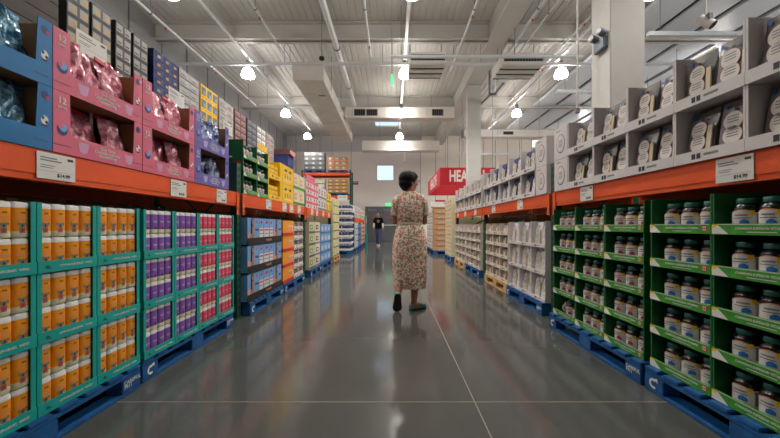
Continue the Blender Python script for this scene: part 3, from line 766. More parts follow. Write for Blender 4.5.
def snack_tray(m, kind):
    mb = MB(); t = .006; w_, d_, h_ = BW, .38, BH
    mb.box(.001, w_ - .001, 0, d_, .001, .007, m_brown)
    mb.box(.001, .007, 0, d_, .007, h_ - .001, m_brown_light); mb.box(w_ - .007, w_ - .001, 0, d_, .007, h_ - .001, m_brown_light)
    mb.box(.007, w_ - .007, d_ - .006, d_, .007, h_ - .001, m_brown)
    # coloured front: left flange, right flange with slanted shoulders, low rail
    def prism(pts):
        a = mb.ring([(x, -.004, z) for x, z in pts]); b_ = mb.ring([(x, .0, z) for x, z in pts])
        mb.face(a, m); mb.face(b_[::-1], m); n = len(pts)
        for i in range(n): mb.face([a[i], b_[i], b_[(i + 1) % n], a[(i + 1) % n]], m)
    prism([(.001, .001), (w_ - .001, .001), (w_ - .001, .098), (w_ - .075, .098), (.1, .098), (.001, .098)])
    prism([(.001, .098), (.1, .098), (.088, .12), (.085, h_ - .001), (.001, h_ - .001)])
    prism([(w_ - .075, .098), (w_ - .001, .098), (w_ - .001, h_ - .001), (w_ - .065, h_ - .001)])
    # coloured outer side panels
    mb.box(-.0002, .001, 0, d_, .001, h_ - .001, m); mb.box(w_ - .001, w_ + .0002, 0, d_, .001, h_ - .001, m)
    # notch line and printed motifs
    y = -.0046
    mb.quad(.0, .09, .04, .043, y, m_ink); mb.quad(w_ - .085, w_ - .02, .04, .043, y, m_ink)
    cup = m_beige if kind == 'blue' else mat('pale_cup_print_' + kind, S(206, 150, 184) if kind != 'navy' else S(176, 168, 214), .5)
    for cx in ((.16, w_ - .11) if kind != 'blue' else (.18,)):
        mb.poly([(cx - .032, y, .08), (cx + .032, y, .08), (cx + .022, y, .03), (cx, y, .022), (cx - .022, y, .03)], cup)
    mb.disc(.045, y, .12, .028, .03, m_navy); mb.disc(.05, y - .0003, .13, .02, .02, m_ltblue); mb.disc(.036, y - .0006, .135, .012, .014, m)
    cx = w_ - .036
    mb.disc(cx, y, .14, .017, .022, m_paper); mb.disc(cx - .008, y - .0003, .15, .006, .008, m_ink); mb.disc(cx + .008, y - .0003, .132, .007, .008, m_ink); mb.quad(cx - .014, cx + .012, .112, .12, y - .0003, m_ink)
    mb.disc(cx, y, .26, .018, .02, m_navy); mb.disc(cx + .012, y - .0003, .25, .008, .007, m_red)
    return mb.mesh('carton_tray')
ST = {'pink': snack_tray(m_pink, 'pink'), 'navy': snack_tray(m_purple, 'navy'), 'blue': snack_tray(m_blue, 'blue')}
T12 = text_mesh('12', .045, m_paper); TBAG = text_mesh('BAGS', .018, m_paper); TSN = text_mesh('Dry Oats\nCashew-nut mix\nNourishing', .026, m_paper)
def snack(y0, kind, cname, tname):
    f = Frame('L', 1.648, y0, y0 + BW)
    for k_ in range(2):
        z = SH + k_ * BH
        t = put('display_tray', ST[kind], f.p(0, 0, z), f.a)
        tag(t, '%s cardboard snack tray, %s, %s' % (cname, ['lower of two', 'upper of two'][k_], tname), 'tray', 'snack trays above the left beam')
        if kind != 'blue':
            part('lettering', T12, t, (.044, -.005, .262)); part('lettering', TBAG, t, (.044, -.005, .228)); part('lettering', TSN, t, (.31, -.005, .053))
        for i in range(3):
            tilt = random.uniform(-.12, .12)
            o = put('snack_bag', BAGS[kind][(i + k_) % 3], f.p(.14 + i * .155 + random.uniform(-.006, .006), .085 + (i % 2) * .03, z + .01), (R(random.uniform(-12, -4)), tilt, f.a + random.uniform(-.3, .3)))
            o.rotation_euler = (R(-8), 0, f.a + random.uniform(-.25, .25)); o.scale = (1.06, 1, 1.02 if k_ == 0 else 1.14)
            tag(o, 'shiny %s snack bag, %s in the %s tray, %s' % ({'pink': 'pink', 'navy': 'navy-silver', 'blue': 'blue'}[kind], lmr(i, 3), ['lower', 'upper'][k_], tname), 'snack bag', kind + ' snack bags')
            part('seal_strip', bag_print[kind], o)
snack(1.026, 'blue', 'sky-blue', 'at the frame edge')
snack(1.6, 'pink', 'pink', 'beside the blue trays')
snack(2.176, 'pink', 'pink', 'beside the periwinkle trays')
snack(2.752, 'navy', 'periwinkle', 'before the green panel')

# standing sign cards above left trays
SC = card_mesh(.2, .125)
for i, (y, lb) in enumerate(((1.86, 'beside the blue trays'), (2.63, 'over the second pink tray'), (3.48, 'between periwinkle and green'))):
    f = Frame('L', 1.78, y, y + .2)
    o = put('price_card', SC, f.p(0, 0, 1.995), f.a); tag(o, 'white price card standing above the left trays, ' + lb, 'price card')
    part('stem', MB().box(.09, .11, .004, .008, -.62, .1, m_paper).mesh('stem'), o)

# ---- other goods over the left beam
def printed_carton(w_, d_, h_, m, deco):
    mb = MB(); mb.box(.0015, w_ - .0015, 0, d_, .001, h_ - .001, m); deco(mb, w_, h_, -.0007)
    return mb.mesh('carton', .003)
def deco_yellow(mb, w_, h_, y):
    for cx in (w_ * .3, w_ * .7): mb.disc(cx, y, h_ * .72, w_ * .12, h_ * .07, m_navy)
    for i in range(3): mb.quad(w_ * (.2 + .22 * i), w_ * (.3 + .22 * i), h_ * .3, h_ * .5, y, m_mauve)
    mb.quad(w_ * .2, w_ * .8, h_ * .16, h_ * .2, y, m_paper)
def deco_bands(c1, c2):
    def f(mb, w_, h_, y):
        mb.quad(.004, w_ - .004, h_ * .04, h_ * .2, y, c1); mb.quad(w_ * .15, w_ * .6, h_ * .35, h_ * .75, y, c2); mb.quad(w_ * .3, w_ * .5, h_ * .45, h_ * .65, y - .0003, m_paper)
    return f
def block(side, X, y0, y1, z0, cols, tiers, h_, meshf, name, lab, cat, group, depth=.4):
    w_ = (y1 - y0) / cols; me = meshf(w_, depth, h_)
    for c_ in range(cols):
        for k_ in range(tiers):
            yy = y0 + c_ * w_; f = Frame(side, X, yy, yy + w_)
            o = put(name, me, f.p(0, 0, z0 + k_ * h_), f.a)
            cw = '' if cols == 1 else {2: ['near', 'far'], 3: ['near', 'middle', 'far'], 4: ['nearest', 'second', 'third', 'farthest']}.get(cols, ORD)[c_] + ' stack, '
            tag(o, '%s, %s%s layer' % (lab, cw, tierw(k_, tiers)), cat, group)
# yellow carton with open window first
def open_yellow(w_, d_, h_):
    mb = MB(); mb.box(.0015, w_ - .0015, .006, d_, .001, .007, m_yellow); mb.box(.0015, .03, 0, d_, .001, h_ - .001, m_yellow); mb.box(w_ - .08, w_ - .0015, 0, d_, .001, h_ - .001, m_yellow)
    mb.box(.03, w_ - .08, 0, .006, .001, .07, m_yellow); mb.box(.03, w_ - .08, d_ - .006, d_, .007, h_ - .001, m_brown)
    mb.disc(w_ * .3, -.0006, .04, .03, .015, m_navy); mb.quad(w_ * .5, w_ * .75, .03, .05, -.0006, m_mauve)
    return mb.mesh('display_tray', .002)
f0 = Frame('L', 1.65, 4.4, 4.96)
me = open_yellow(.55, .4, .29)
for k_ in range(2):
    z = SH + k_ * .291
    o = put('display_tray', me, f0.p(0, 0, z), f0.a); tag(o, 'yellow open-front tray beside the green bottles, %s' % ['lower', 'upper'][k_], 'tray')
    pk = printed_carton(.135, .1, .2, m_yellow, deco_yellow)
    for i in range(3):
        q = put('snack_pack', pk, f0.p(.035 + i * .142, .03, z + .008), f0.a); tag(q, 'yellow boxed pack, %s in %s yellow tray' % (lmr(i, 3), ['lower', 'upper'][k_]), 'pack', 'yellow packs in the yellow trays')
block('L', 1.65, 4.965, 5.51, SH, 1, 2, .29, lambda a, b_, c_: printed_carton(a, b_, c_, m_yellow, deco_yellow), 'carton', 'bright yellow carton above the left beam', 'carton', 'yellow cartons')
block('L', 1.65, 5.53, 6.22, SH, 2, 2, .27, lambda a, b_, c_: printed_carton(a, b_, c_, m_cream, deco_bands(m_lime, m_salmon)), 'carton', 'white-green carton above the left beam', 'carton', 'white and green cartons')
block('L', 1.65, 6.36, 7.36, SH, 2, 4, .14, lambda a, b_, c_: printed_carton(a, b_, c_, m_paper, lambda mb, w_, h_, y: (mb.quad(.004, w_ - .004, h_ * .55, h_ * .95, y, m_rose), mb.quad(w_ * .2, w_ * .4, h_ * .1, h_ * .45, y, m_red), mb.quad(w_ * .6, w_ * .8, h_ * .1, h_ * .45, y, m_mauve))), 'carton', 'pink-banded carton above the left beam', 'carton', 'pink and white cartons')
o = put('sign_card', MB().box(0, .7, 0, .01, 0, .1, m_pink).mesh('sign_card'), Frame('L', 1.66, 6.4, 7.1).p(0, 0, SH + .561), R(90)); tag(o, 'pink header card on top of the pink-banded cartons', 'card')
block('L', 1.65, 7.4, 8.28, SH, 3, 2, .27, lambda a, b_, c_: printed_carton(a, b_, c_, m_greycard, deco_bands(m_greyink, m_charcoal)), 'carton', 'pale grey pack above the left beam', 'pack', 'pale grey packs')
block('L', 1.65, 8.32, 8.93, SH, 2, 2, .25, lambda a, b_, c_: printed_carton(a, b_, c_, m_yellow, deco_bands(m_lime, m_green)), 'carton', 'yellow-green carton at left rack end', 'carton', 'yellow and green cartons')

# ---- tall stacks of cartons behind, on the left shelf
def shoe(mbase, mwin, cols, extra=None, gap=m_dark):
    def f(w_, d_, h_):
        mb = MB(); mb.box(.0015, w_ - .0015, 0, d_, .001, h_ - .001, mbase); c = w_ / cols
        for i in range(cols):
            mb.quad(i * c + c * .12, i * c + c * .88, h_ * .18, h_ * .82, -.0007, mwin)
            if extra: mb.quad(i * c + c * .45, i * c + c * .8, h_ * .25, h_ * .55, -.001, extra)
            else: mb.quad(i * c + c * .2, i * c + c * .7, h_ * .3, h_ * .4, -.001, m_ink)
        return mb.mesh('carton', .002)
    return f
def stack(y0, y1, n, mf, nm, X=2.22, z0=SH):
    h_ = 1.3 / n; w_ = y1 - y0; me = mf(w_, .32, h_); f = Frame('L', X, y0, y1)
    for k_ in range(n):
        o = put('stock_carton', me, f.p(random.uniform(-.002, .002), 0, z0 + k_ * h_), f.a)
        tag(o, '%s, %s in its tall stack' % (nm, 'topmost' if k_ == n - 1 else ('lowest' if k_ == 0 else ORD[n - 1 - k_] + ' from top')), 'carton', 'stock cartons stacked behind left trays')
m_win = mat('stone_window_print', S(158, 152, 144), .5)
m_umber = mat('umber_card', S(58, 46, 40), .6)
goldw = mat('gold_pack_print', S(190, 150, 60), .4)
stack(1.42, 1.8, 13, shoe(m_charcoal, m_charcoal, 1), 'plain charcoal carton behind blue trays')
stack(1.83, 2.2, 13, shoe(m_umber, m_umber, 1), 'plain dark brown carton behind first pink tray')
stack(2.25, 2.42, 13, shoe(m_charcoal, m_win, 2, goldw), 'narrow gold-window carton nearest the dark stack')
stack(2.44, 2.61, 13, shoe(m_charcoal, m_win, 2, goldw), 'narrow gold-window carton, farther column')
stack(2.65, 2.81, 13, shoe(m_charcoal, m_win, 2), 'grey white-window carton, nearer column')
stack(2.83, 3.0, 13, shoe(m_charcoal, m_win, 2), 'grey white-window carton, farther column')
stack(3.07, 3.42, 16, shoe(m_navy, mat('navy_gloss', S(44, 58, 110), .2), 3, goldw), 'navy carton with ochre edges')
stack(3.44, 3.8, 15, shoe(m_greycard_in, m_silver, 2), 'silver-grey carton behind periwinkle trays')
stack(3.83, 4.2, 9, shoe(m_yellow, m_grey, 3, m_ltblue), 'yellow latticed carton behind periwinkle trays')
stack(4.24, 4.62, 14, shoe(m_silver, m_silver, 2), 'silver wrapped carton beyond the yellow stack')
stack(4.66, 5.02, 14, shoe(m_maroon, m_mauve, 2), 'mauve carton beyond the silver stack')
stack(5.06, 5.4, 14, shoe(m_charcoal, m_zinc, 2), 'dark steel-grey carton beyond the mauve stack')
stack(5.42, 5.8, 14, shoe(m_silver, m_film, 2), 'glossy white carton beyond the dark stack')
stack(5.83, 6.2, 12, shoe(m_mauve, m_silver, 2), 'dusty grey carton at the far end')

# ---- left pallets beyond the wipes
def photo_carton(figure):
    def f(w_, d_, h_):
        mb = MB(); mb.box(.001, w_ - .001, 0, d_, .001, h_ - .001, m_ltblue); y = -.0007
        if figure:
            sk = m_skin; cx = w_ * .42
            mb.quad(.004, w_ * .2, h_ * .1, h_ * .45, y, m_salmon)
            mb.poly([(cx - .045, y - .0003, .003), (cx + .045, y - .0003, .003), (cx + .05, y - .0003, h_ * .22), (cx + .03, y - .0003, h_ * .45), (cx + .05, y - .0003, h_ * .7), (cx + .015, y - .0003, h_ * .76), (cx - .03, y - .0003, h_ * .74), (cx - .045, y - .0003, h_ * .6), (cx - .03, y - .0003, h_ * .45), (cx - .05, y - .0003, h_ * .22)], sk)
            mb.disc(cx + .004, y - .0009, h_ * .84, .024, .032, sk); mb.disc(cx - .008, y - .0007, h_ * .84, .04, .045, m_hair); mb.quad(cx - .05, cx - .014, h_ * .4, h_ * .84, y - .0008, m_hair); mb.quad(w_ * .62, w_ * .97, .004, h_ * .3, y, m_silver)
            mb.disc(w_ * .8, y, h_ * .85, .016, .018, m_red); mb.quad(w_ * .65, w_ * .95, h_ * .5, h_ * .58, y, m_navy)
        else:
            mb.quad(w_ * .1, w_ * .9, h_ * .2, h_ * .62, y, m_paper); mb.quad(w_ * .15, w_ * .85, h_ * .5, h_ * .56, y - .0003, m_red); mb.quad(w_ * .2, w_ * .8, h_ * .36, h_ * .4, y - .0003, m_greyink)
            mb.disc(w_ * .5, y, h_ * .84, w_ * .2, h_ * .06, m_red); mb.quad(w_ * .2, w_ * .8, h_ * .1, h_ * .16, y, m_red)
        return mb.mesh('carton', .002)
    return f
pw = [.32, .14, .19, .14, .32]; isf = [1, 0, 0, 0, 1]
pmesh = {(a, b_): photo_carton(b_)(a, .3, .3) for a, b_ in set(zip(pw, isf))}
btm = MB(); btm.box(0, 1.125, -.008, .42, 0, .012, m_dark); btm.box(0, 1.125, -.008, -.003, 0, .085, m_dark); btm = btm.mesh('tray', .002)
btx = text_mesh('PAIN RELIEF', .035, m_salmon)
for k_ in range(3):
    f = Frame('L', 1.6, 3.65, 4.775); z = .143 + k_ * .318
    t = put('display_tray', btm, f.p(0, 0, z), f.a); tag(t, 'black tray under the blue photo cartons, %s tier' % tierw(k_, 3), 'tray')
    part('lettering', btx, t, (.62, -.009, .045))
    x = .002
    for i, (a, b_) in enumerate(zip(pw, isf)):
        o = put('carton', pmesh[(a, b_)], f.p(x, .0, z + .013), f.a)
        tag(o, 'blue carton %s, %s in the %s black tray' % (['with red-white text panel', 'with standing woman photo'][b_], ORD[i], tierw(k_, 3)), 'carton', 'blue photo cartons on the left pallet'); x += a + .001
def amber_pack(w_, d_, h_):
    mb = MB(); mb.box(.0015, w_ - .0015, 0, d_, .001, h_ - .001, m_amber); mb.box(0.0005, w_ - .0005, -.006, d_, .0005, .05, m_red)
    mb.quad(w_ * .5, w_ * .95, h_ * .62, h_ * .68, -.001, m_paper); mb.quad(w_ * .9, w_ * .95, h_ * .25, h_ * .68, -.001, m_paper); mb.quad(w_ * .6, w_ * .85, h_ * .3, h_ * .55, -.001, m_salmon)
    return mb.mesh('carton', .002)
block('L', 1.6, 4.84, 5.36, .143, 1, 4, .235, amber_pack, 'carton', 'amber carton with red base tray', 'carton', 'amber cartons')
def bin_mesh(m, ml, goods, items=2, h_lip=.35):
    def f(w_, d_, h_):
        mb = MB(); mb.box(.001, w_ - .001, 0, d_, .001, .008, m); mb.box(.001, .012, 0, d_, .008, h_ - .001, m); mb.box(w_ - .012, w_ - .001, 0, d_, .008, h_ - .001, m); mb.box(.012, w_ - .012, d_ - .006, d_, .008, h_ - .001, ml)
        mb.box(.001, w_ - .001, -.006, 0, .001, h_ * h_lip, ml); a = h_ * h_lip; mb.quad(w_ * .3, w_ * .36, a * .25, a * .72, -.0066, m_ink); mb.quad(w_ * .375, w_ * .435, a * .25, a * .72, -.0066, m_ink); mb.quad(w_ * .48, w_ * .68, a * .42, a * .62, -.0066, m_greyink)
        return mb.mesh('bin')
    return f
def bins(X, y0, y1, cols, tiers, h_, m, ml, item, iname, lab, cat, group, side='R', z0=.143, items=2, depth=.38, lipf=.35, ilab=None, yoff=.03, skip=None):
    w_ = (y1 - y0) / cols; me = bin_mesh(m, ml, None, h_lip=lipf)(w_, depth, h_); iw = (w_ - .03) / items; im = item(iw, .1, h_)
    ims = im if isinstance(im, tuple) else (im, None)
    for c_ in range(cols):
        yy = (y0 + c_ * w_); f = Frame(side, X, yy, yy + w_)
        cw = {2: ['near', 'far'], 3: ['near', 'middle', 'far'], 4: ['nearest', 'second', 'third', 'farthest'], 5: ['nearest', 'second', 'third', 'fourth', 'farthest'], 6: ['nearest', 'second', 'third', 'fourth', 'fifth', 'farthest']}[cols][c_]
        for k_ in range(tiers):
            z = z0 + k_ * h_
            t = put('display_tray', me, f.p(0, 0, z), f.a); tag(t, '%s, %s column, %s tier' % (lab, cw, tierw(k_, tiers)), 'tray', group)
            for i in range(items):
                if skip and skip(c_, k_, i): continue
                o = put(iname, ims[0], f.p(.015 + iw * (i + .5), yoff + random.uniform(0, .015), z + .0085), f.a)
                o.rotation_euler = (R(random.uniform(-7, -2)) if cat != 'jar' else 0, 0, f.a + random.uniform(-.05, .05))
                tag(o, '%s, %s in %s column, %s tier' % (ilab or (cat + ' in ' + lab), lmr(i, items), cw, tierw(k_, tiers)), cat, group + ' contents')
                if ims[1]: part('label', ims[1], o)
def jar_item(m, mc):
    def f(w_, d_, h_):
        r = min(w_ * .44, .05); hh = h_ * .82
        return (MB().lathe([(r * .95, 0), (r, .004), (r, hh * .75), (r * .8, hh * .82), (r * .8, hh)], m, 14, mf=lambda i: mc if i > 2 else m).mesh('jar', smooth=True),
                MB().lathe([(r * 1.01, hh * .15), (r * 1.01, hh * .6)], m_paper, 14, cap0=False, cap1=False).mesh('label', smooth=True))
    return f
bins(1.6, 5.38, 5.92, 2, 6, .155, m_greycard, m_greycard, jar_item(m_maroon, m_greyink), 'jar', 'grey-lipped tray on the left', 'jar', 'grey trays left', side='L', ilab='brown jar in grey-lipped tray')
block('L', 1.6, 6.38, 6.86, .143, 1, 4, .235, lambda a, b_, c_: printed_carton(a, b_, c_, m_beige, deco_bands(m_green_post, m_lime)), 'carton', 'olive-cream carton just past the second left post', 'carton', 'olive cartons')
block('L', 1.6, 6.88, 7.34, .143, 1, 4, .235, lambda a, b_, c_: printed_carton(a, b_, c_, m_cream, deco_bands(m_violet, m_ink)), 'carton', 'violet-cream carton beside the olive cartons', 'carton', 'violet cartons')
block('L', 1.6, 7.44, 8.6, .143, 3, 4, .225, lambda a, b_, c_: printed_carton(a, b_, c_, m_ltblue, deco_bands(m_blue, m_greycard)), 'carton', 'pale blue pack under the left beam', 'pack', 'pale blue packs')
block('L', 1.62, 9.13, 10.12, .143, 3, 7, .235, lambda a, b_, c_: printed_carton(a, b_, c_, m_cream, lambda mb, w_, h_, y: (mb.quad(.004, w_ - .004, 0.004, h_ * .18, y, m_lime), mb.quad(w_ * .2, w_ * .75, h_ * .3, h_ * .9, y, m_beige), mb.quad(w_ * .4, w_ * .6, h_ * .4, h_ * .7, y - .0003, m_yellow))), 'carton', 'yellow-green carton at end of left rack', 'carton', 'tall yellow-green stack', depth=.9)

# ---- right shelf, near bay: grey pouches in pale trays
def pouch(w_, h_, rim1, tint, header=None, body=None):
    body = body or m_pouch
    mb = MB()
    a = w_ * .45; base = []
    rings = []
    for z, d in ((0, .02), (.01, .045), (h_ * .3, .05), (h_ * .65, .035), (h_ * .85, .012), (h_, .003)):
        rings.append([(x * a, y * d * .5, z) for x, y in ((-1, -.6), (-.9, -1), (.9, -1), (1, -.6), (1, .6), (.9, 1), (-.9, 1), (-1, .6))])
    mb.loft(rings, body, mf=(lambda i: header if header and i >= 2 else body))
    me = mb.mesh('pouch', smooth=True)
    mb = MB()
    for cz in (.36, .62):
        rr = min(a * .6, h_ * .165); y = -.027
        mb.lathe([(rr * 1.07, 0), (rr * 1.07, .0008)], rim1, 18); n = 18 * 2
        for q in range(n, 0, -1):
            x_, y_, z_ = mb.v[-q]; mb.v[-q] = (x_ - a * .1, y - z_ * 1, y_ + cz * h_)
        mb.lathe([(rr, 0), (rr, .0016)], tint, 18)
        for q in range(n, 0, -1):
            x_, y_, z_ = mb.v[-q]; mb.v[-q] = (x_ - a * .1, y - z_ * 1, y_ + cz * h_)
        for dz in (.45, .15, -.15): mb.quad(-a * .1 - rr * .6, -a * .1 + rr * .6, cz * h_ + rr * dz, cz * h_ + rr * (dz + .1), y - .0022, m_greyink)
    mb.box(a * .62, a * .95, -.034, -.026, .01, h_ * .66, m_beige)
    mb.box(-a * .86, -a * .68, -.01, -.0085, h_ * .88, h_ * .95, m_spotb); mb.box(-a * .2, 0, -.0145, -.013, h_ * .81, h_ * .86, m_ink); mb.box(a * .1, a * .3, -.0145, -.013, h_ * .81, h_ * .85, m_greyink)
    return me, mb.mesh('label')
def pouch_item(rim, tint, header=None):
    return lambda w_, d_, h_: pouch(w_, h_ * .9, rim, tint, header)
m_rimd = mat('dull_red_rim', S(150, 66, 78), .5)
m_lbl2 = mat('ivory_label', S(222, 214, 206), .4)
bins(1.72, 1.2, 3.225, 5, 2, .3235, m_greycard, m_greycard, pouch_item(m_rimd, m_lbl2), 'pouch', 'pale grey tray above near right beam', 'pouch', 'pale trays near right', z0=SH, items=2, lipf=.2, ilab='grey pouch with twin round labels', yoff=.06)
# white printed boxes closing the rows at the post
RING = None
def ring_carton(w_, d_, h_):
    mb = MB(); mb.box(.001, w_ - .001, 0, d_, .001, h_ - .001, m_greycard); y = -.0007; cx = w_ / 2
    mb.disc(cx, y, h_ * .48, w_ * .3, w_ * .36, m_red, 24); mb.disc(cx + .004, y - .0002, h_ * .46, w_ * .3, w_ * .35, m_navy, 24); mb.disc(cx, y - .0005, h_ * .48, w_ * .27, w_ * .33, m_greycard, 24)
    for z in (.56, .5, .44, .38): mb.quad(cx - w_ * .14, cx + w_ * .14, h_ * z, h_ * (z + .025), y - .0009, m_greyink)
    mb.quad(w_ * .15, w_ * .5, h_ * .88, h_ * .91, y, m_greyink)
    return mb.mesh('carton', .003)
block('R', 1.72, 3.235, 3.5, SH, 1, 2, .3235, ring_carton, 'carton', 'white carton with ring emblem, nearer side of green post', 'carton', 'ring emblem cartons')
block('R', 1.72, 3.67, 3.945, SH, 1, 2, .3235, ring_carton, 'carton', 'white carton with ring emblem, beyond the green post', 'carton', 'ring emblem cartons')
bins(1.72, 3.96, 6.2, 5, 2, .315, m_greycard, m_greycard, pouch_item(m_greyink, m_label, m_navy), 'pouch', 'pale grey tray beyond the ring cartons', 'pouch', 'pale trays middle right', z0=SH, items=2, lipf=.2, ilab='navy-topped pale pouch', yoff=.04)
bins(1.72, 6.36, 8.93, 5, 2, .3, m_greycard, m_greycard, pouch_item(m_mauve, m_cream, m_mauve), 'pouch', 'mauve-grey tray on far right shelf', 'pouch', 'mauve trays far right', z0=SH, items=2, lipf=.25, ilab='mauve-topped pouch on far shelf', yoff=.04)
# leaning header card over the near trays
f = Frame('R', 1.74, 1.82, 2.22)
t = thing('header_card', 'cream header card leaning above the nearest pale grey trays', 'card', f.p(.02, .16, 2.0), f.a)
part('board', MB().box(0, .26, 0, .004, 0, .05, m_cream).box(.2, .25, -.0005, 0, .025, .035, m_ink).box(0, .26, .0, .004, -.29, 0, m_greycard_in).mesh('board'), t)

# ---- right lower: white bins and beige trays
bins(1.7, 3.66, 4.8, 3, 3, .305, m_greycard, m_greycard, lambda w_, d_, h_: pouch(w_ * 1.06, h_ * .93, m_greyink, m_label, body=m_greycard), 'pouch', 'white display bin under right beam', 'pouch', 'white bins', items=2, lipf=.14, ilab='pale pouch in white display bin', yoff=.05)
m_stone = mat('stone_card', S(212, 202, 188), .5, var=.03)
def clip_item(w_, d_, h_):
    mb = MB(); mb.lathe([(.8, 0), (1, .006), (1, h_ * .62), (.7, h_ * .72), (.45, h_ * .76)], m_greycard_in, 12, sx=w_ * .4, sy=.03, p=3, mf=lambda i: m_dark if i > 2 else m_mauve)
    return (mb.mesh('pack', smooth=True), MB().box(-w_ * .25, w_ * .25, -.0325, -.031, h_ * .15, h_ * .5, m_cream).mesh('label'))
for y0, y1, nm in ((4.87, 6.0, 'just before second right post'), (6.38, 7.62, 'just past second right post'), (7.7, 8.88, 'at far right rack end')):
    bins(1.71, y0, y1, 3, 5, .18, m_stone, m_stone, clip_item, 'pack', 'beige tray ' + nm, 'pack', 'beige trays ' + nm, items=2, lipf=.3, ilab='dark-topped pack ' + nm, yoff=.06)
block('R', 1.64, 9.12, 10.17, .143, 3, 7, .235, lambda a, b_, c_: printed_carton(a, b_, c_, m_cream, lambda mb, w_, h_, y: (mb.quad(.004, w_ - .004, 0.004, h_ * .25, y, m_beige), mb.disc(w_ * .5, y, h_ * .6, w_ * .2, h_ * .14, m_red), mb.quad(w_ * .1, w_ * .25, h_ * .3, h_ * .9, y, m_yellow))), 'carton', 'yellow-red carton at end of right rack', 'carton', 'tall yellow-red stack', depth=.9)

# ================================================================= BEYOND THE CROSS AISLE
def front_stack(x0, y0, cols, tiers, w_, h_, me, name, lab, cat, group, z0=.143, rows=1, d=.4):
    for r_ in range(rows):
        for c_ in range(cols):
            for k_ in range(tiers):
                o = put(name, me, (x0 + c_ * w_, y0 + r_ * d, z0 + k_ * h_))
                tag(o, '%s, %s%s%s layer' % (lab, '' if cols == 1 else ({2: ['left', 'right'], 3: ['left', 'middle', 'right']}[cols][c_] + ' column, '), '' if rows == 1 else (['front', 'second', 'third', 'rear'][r_] + ' row, '), tierw(k_, tiers)), cat, group)
# blue bottles stack
o = put('pallet', pallet_meshes(1.0, .95, m_blue_pal), (-2.44, 11.5, 0)); tag(o, 'blue pallet under the stack of blue bottles', 'pallet')
tr = MB(); tr.box(0, .33, 0, .4, 0, .008, m_greycard); tr.box(0, .33, 0, .006, 0, .07, m_greycard); tr.box(.324, .33, 0, .4, 0, .07, m_greycard); tr = tr.mesh('tray')
#jb = MB().lathe([(.045, 0), (.05, .005), (.05, .13), (.03, .16), (.03, .19)], m_spotb, 14, mf=lambda i: m_paper if i == 3 else mats_blue).mesh if False else None
blue_can = MB().lathe([(.047, 0), (.05, .006), (.05, .14), (.035, .17), (.033, .2)], m_navy, 14, mf=lambda i: m_ltblue if i == 0 else (m_navy if i < 3 else m_paper)).mesh('bottle', smooth=True)
for c_ in range(3):
    for r_ in range(2):
        for k_ in range(7):
            x0 = -2.43 + c_ * .334; y0 = 11.52 + r_ * .42; z = .143 + k_ * .235
            o = put('display_tray', tr, (x0, y0, z)); tag(o, 'pale tray in blue bottle stack, %s column, %s row, %s layer' % (['left', 'middle', 'right'][c_], ['front', 'rear'][r_], tierw(k_, 7)), 'tray', 'trays of blue bottles')
            if r_ == 0 or c_ == 2:
                for i in range(3):
                    q = put('detergent_bottle', blue_can, (x0 + .06 + i * .105, y0 + .07, z + .0085) if r_ == 0 else (x0 + .265, y0 + .07 + i * .12, z + .0085))
                    tag(q, 'blue bottle beyond cross aisle, %s of %s column, %s row, %s layer' % (lmr(i, 3), ['left', 'middle', 'right'][c_], ['front', 'rear'][r_], tierw(k_, 7)), 'bottle', 'blue bottles beyond the cross aisle')
# continuing left rack beyond
t = thing('pallet_rack', 'distant orange rack beyond the blue bottle stack', 'rack', (-1.42, 12.5, 0), R(90))
for x in (.0, 2.45, 4.6): part('upright', upright_mesh(1.5), t, (x + .05, .012, 0))
for a, b_ in ((.1, 2.44), (2.56, 4.59)):
    part('beam', MB().box(a, b_, 0, .06, 1.15, 1.3, m_orange).mesh('beam', .005), t); part('shelf_deck', MB().box(a, b_, .06, .91, 1.27, 1.298, m_ply).mesh('shelf_deck'), t)
block('L', 1.43, 12.62, 14.9, 1.301, 4, 2, .24, lambda a, b_, c_: printed_carton(a, b_, c_, m_film, deco_bands(m_rose, m_violet)), 'carton', 'white-pink carton on the distant orange rack', 'carton', 'white-pink cartons far left')
block('L', 1.43, 15.1, 17.0, 1.301, 3, 2, .22, lambda a, b_, c_: printed_carton(a, b_, c_, m_cream, deco_bands(m_yellow, m_green)), 'carton', 'cream carton on the distant orange rack', 'carton', 'cream cartons far left')
pallet('L', 1.38, 12.65, 2.25, 'distant blue pallet under the white-blue cartons', D=.9, logo=False); pallet('L', 1.38, 15.08, 1.95, 'distant blue pallet under the peach cartons', D=.9, logo=False)
block('L', 1.4, 12.62, 13.6, .143, 2, 4, .24, lambda a, b_, c_: printed_carton(a, b_, c_, m_film, deco_bands(m_blue, m_ltblue)), 'carton', 'white-blue carton under the distant orange rack', 'carton', 'white-blue cartons far left')
block('L', 1.4, 13.65, 14.85, .143, 2, 4, .24, lambda a, b_, c_: printed_carton(a, b_, c_, m_blue, deco_bands(m_navy, m_ltblue)), 'carton', 'deep blue carton under the distant orange rack', 'carton', 'deep blue cartons far left')
block('L', 1.4, 15.05, 16.95, .143, 4, 5, .19, lambda a, b_, c_: printed_carton(a, b_, c_, m_salmon, deco_bands(m_brown, m_paper)), 'carton', 'peach carton under the distant orange rack', 'carton', 'peach cartons far left')
t = put('banner', MB().box(0, .03, 0, .45, 0, 1.0, m_teal).box(0.03, .031, .05, .4, .6, .8, m_paper).mesh('banner', .004), (-1.38, 17.2, .55)); tag(t, 'upright teal banner at the distant left rack end', 'banner')
part('foot', MB().box(-.05, .08, .1, .35, -.55, 0, m_teal).mesh('foot'), t)

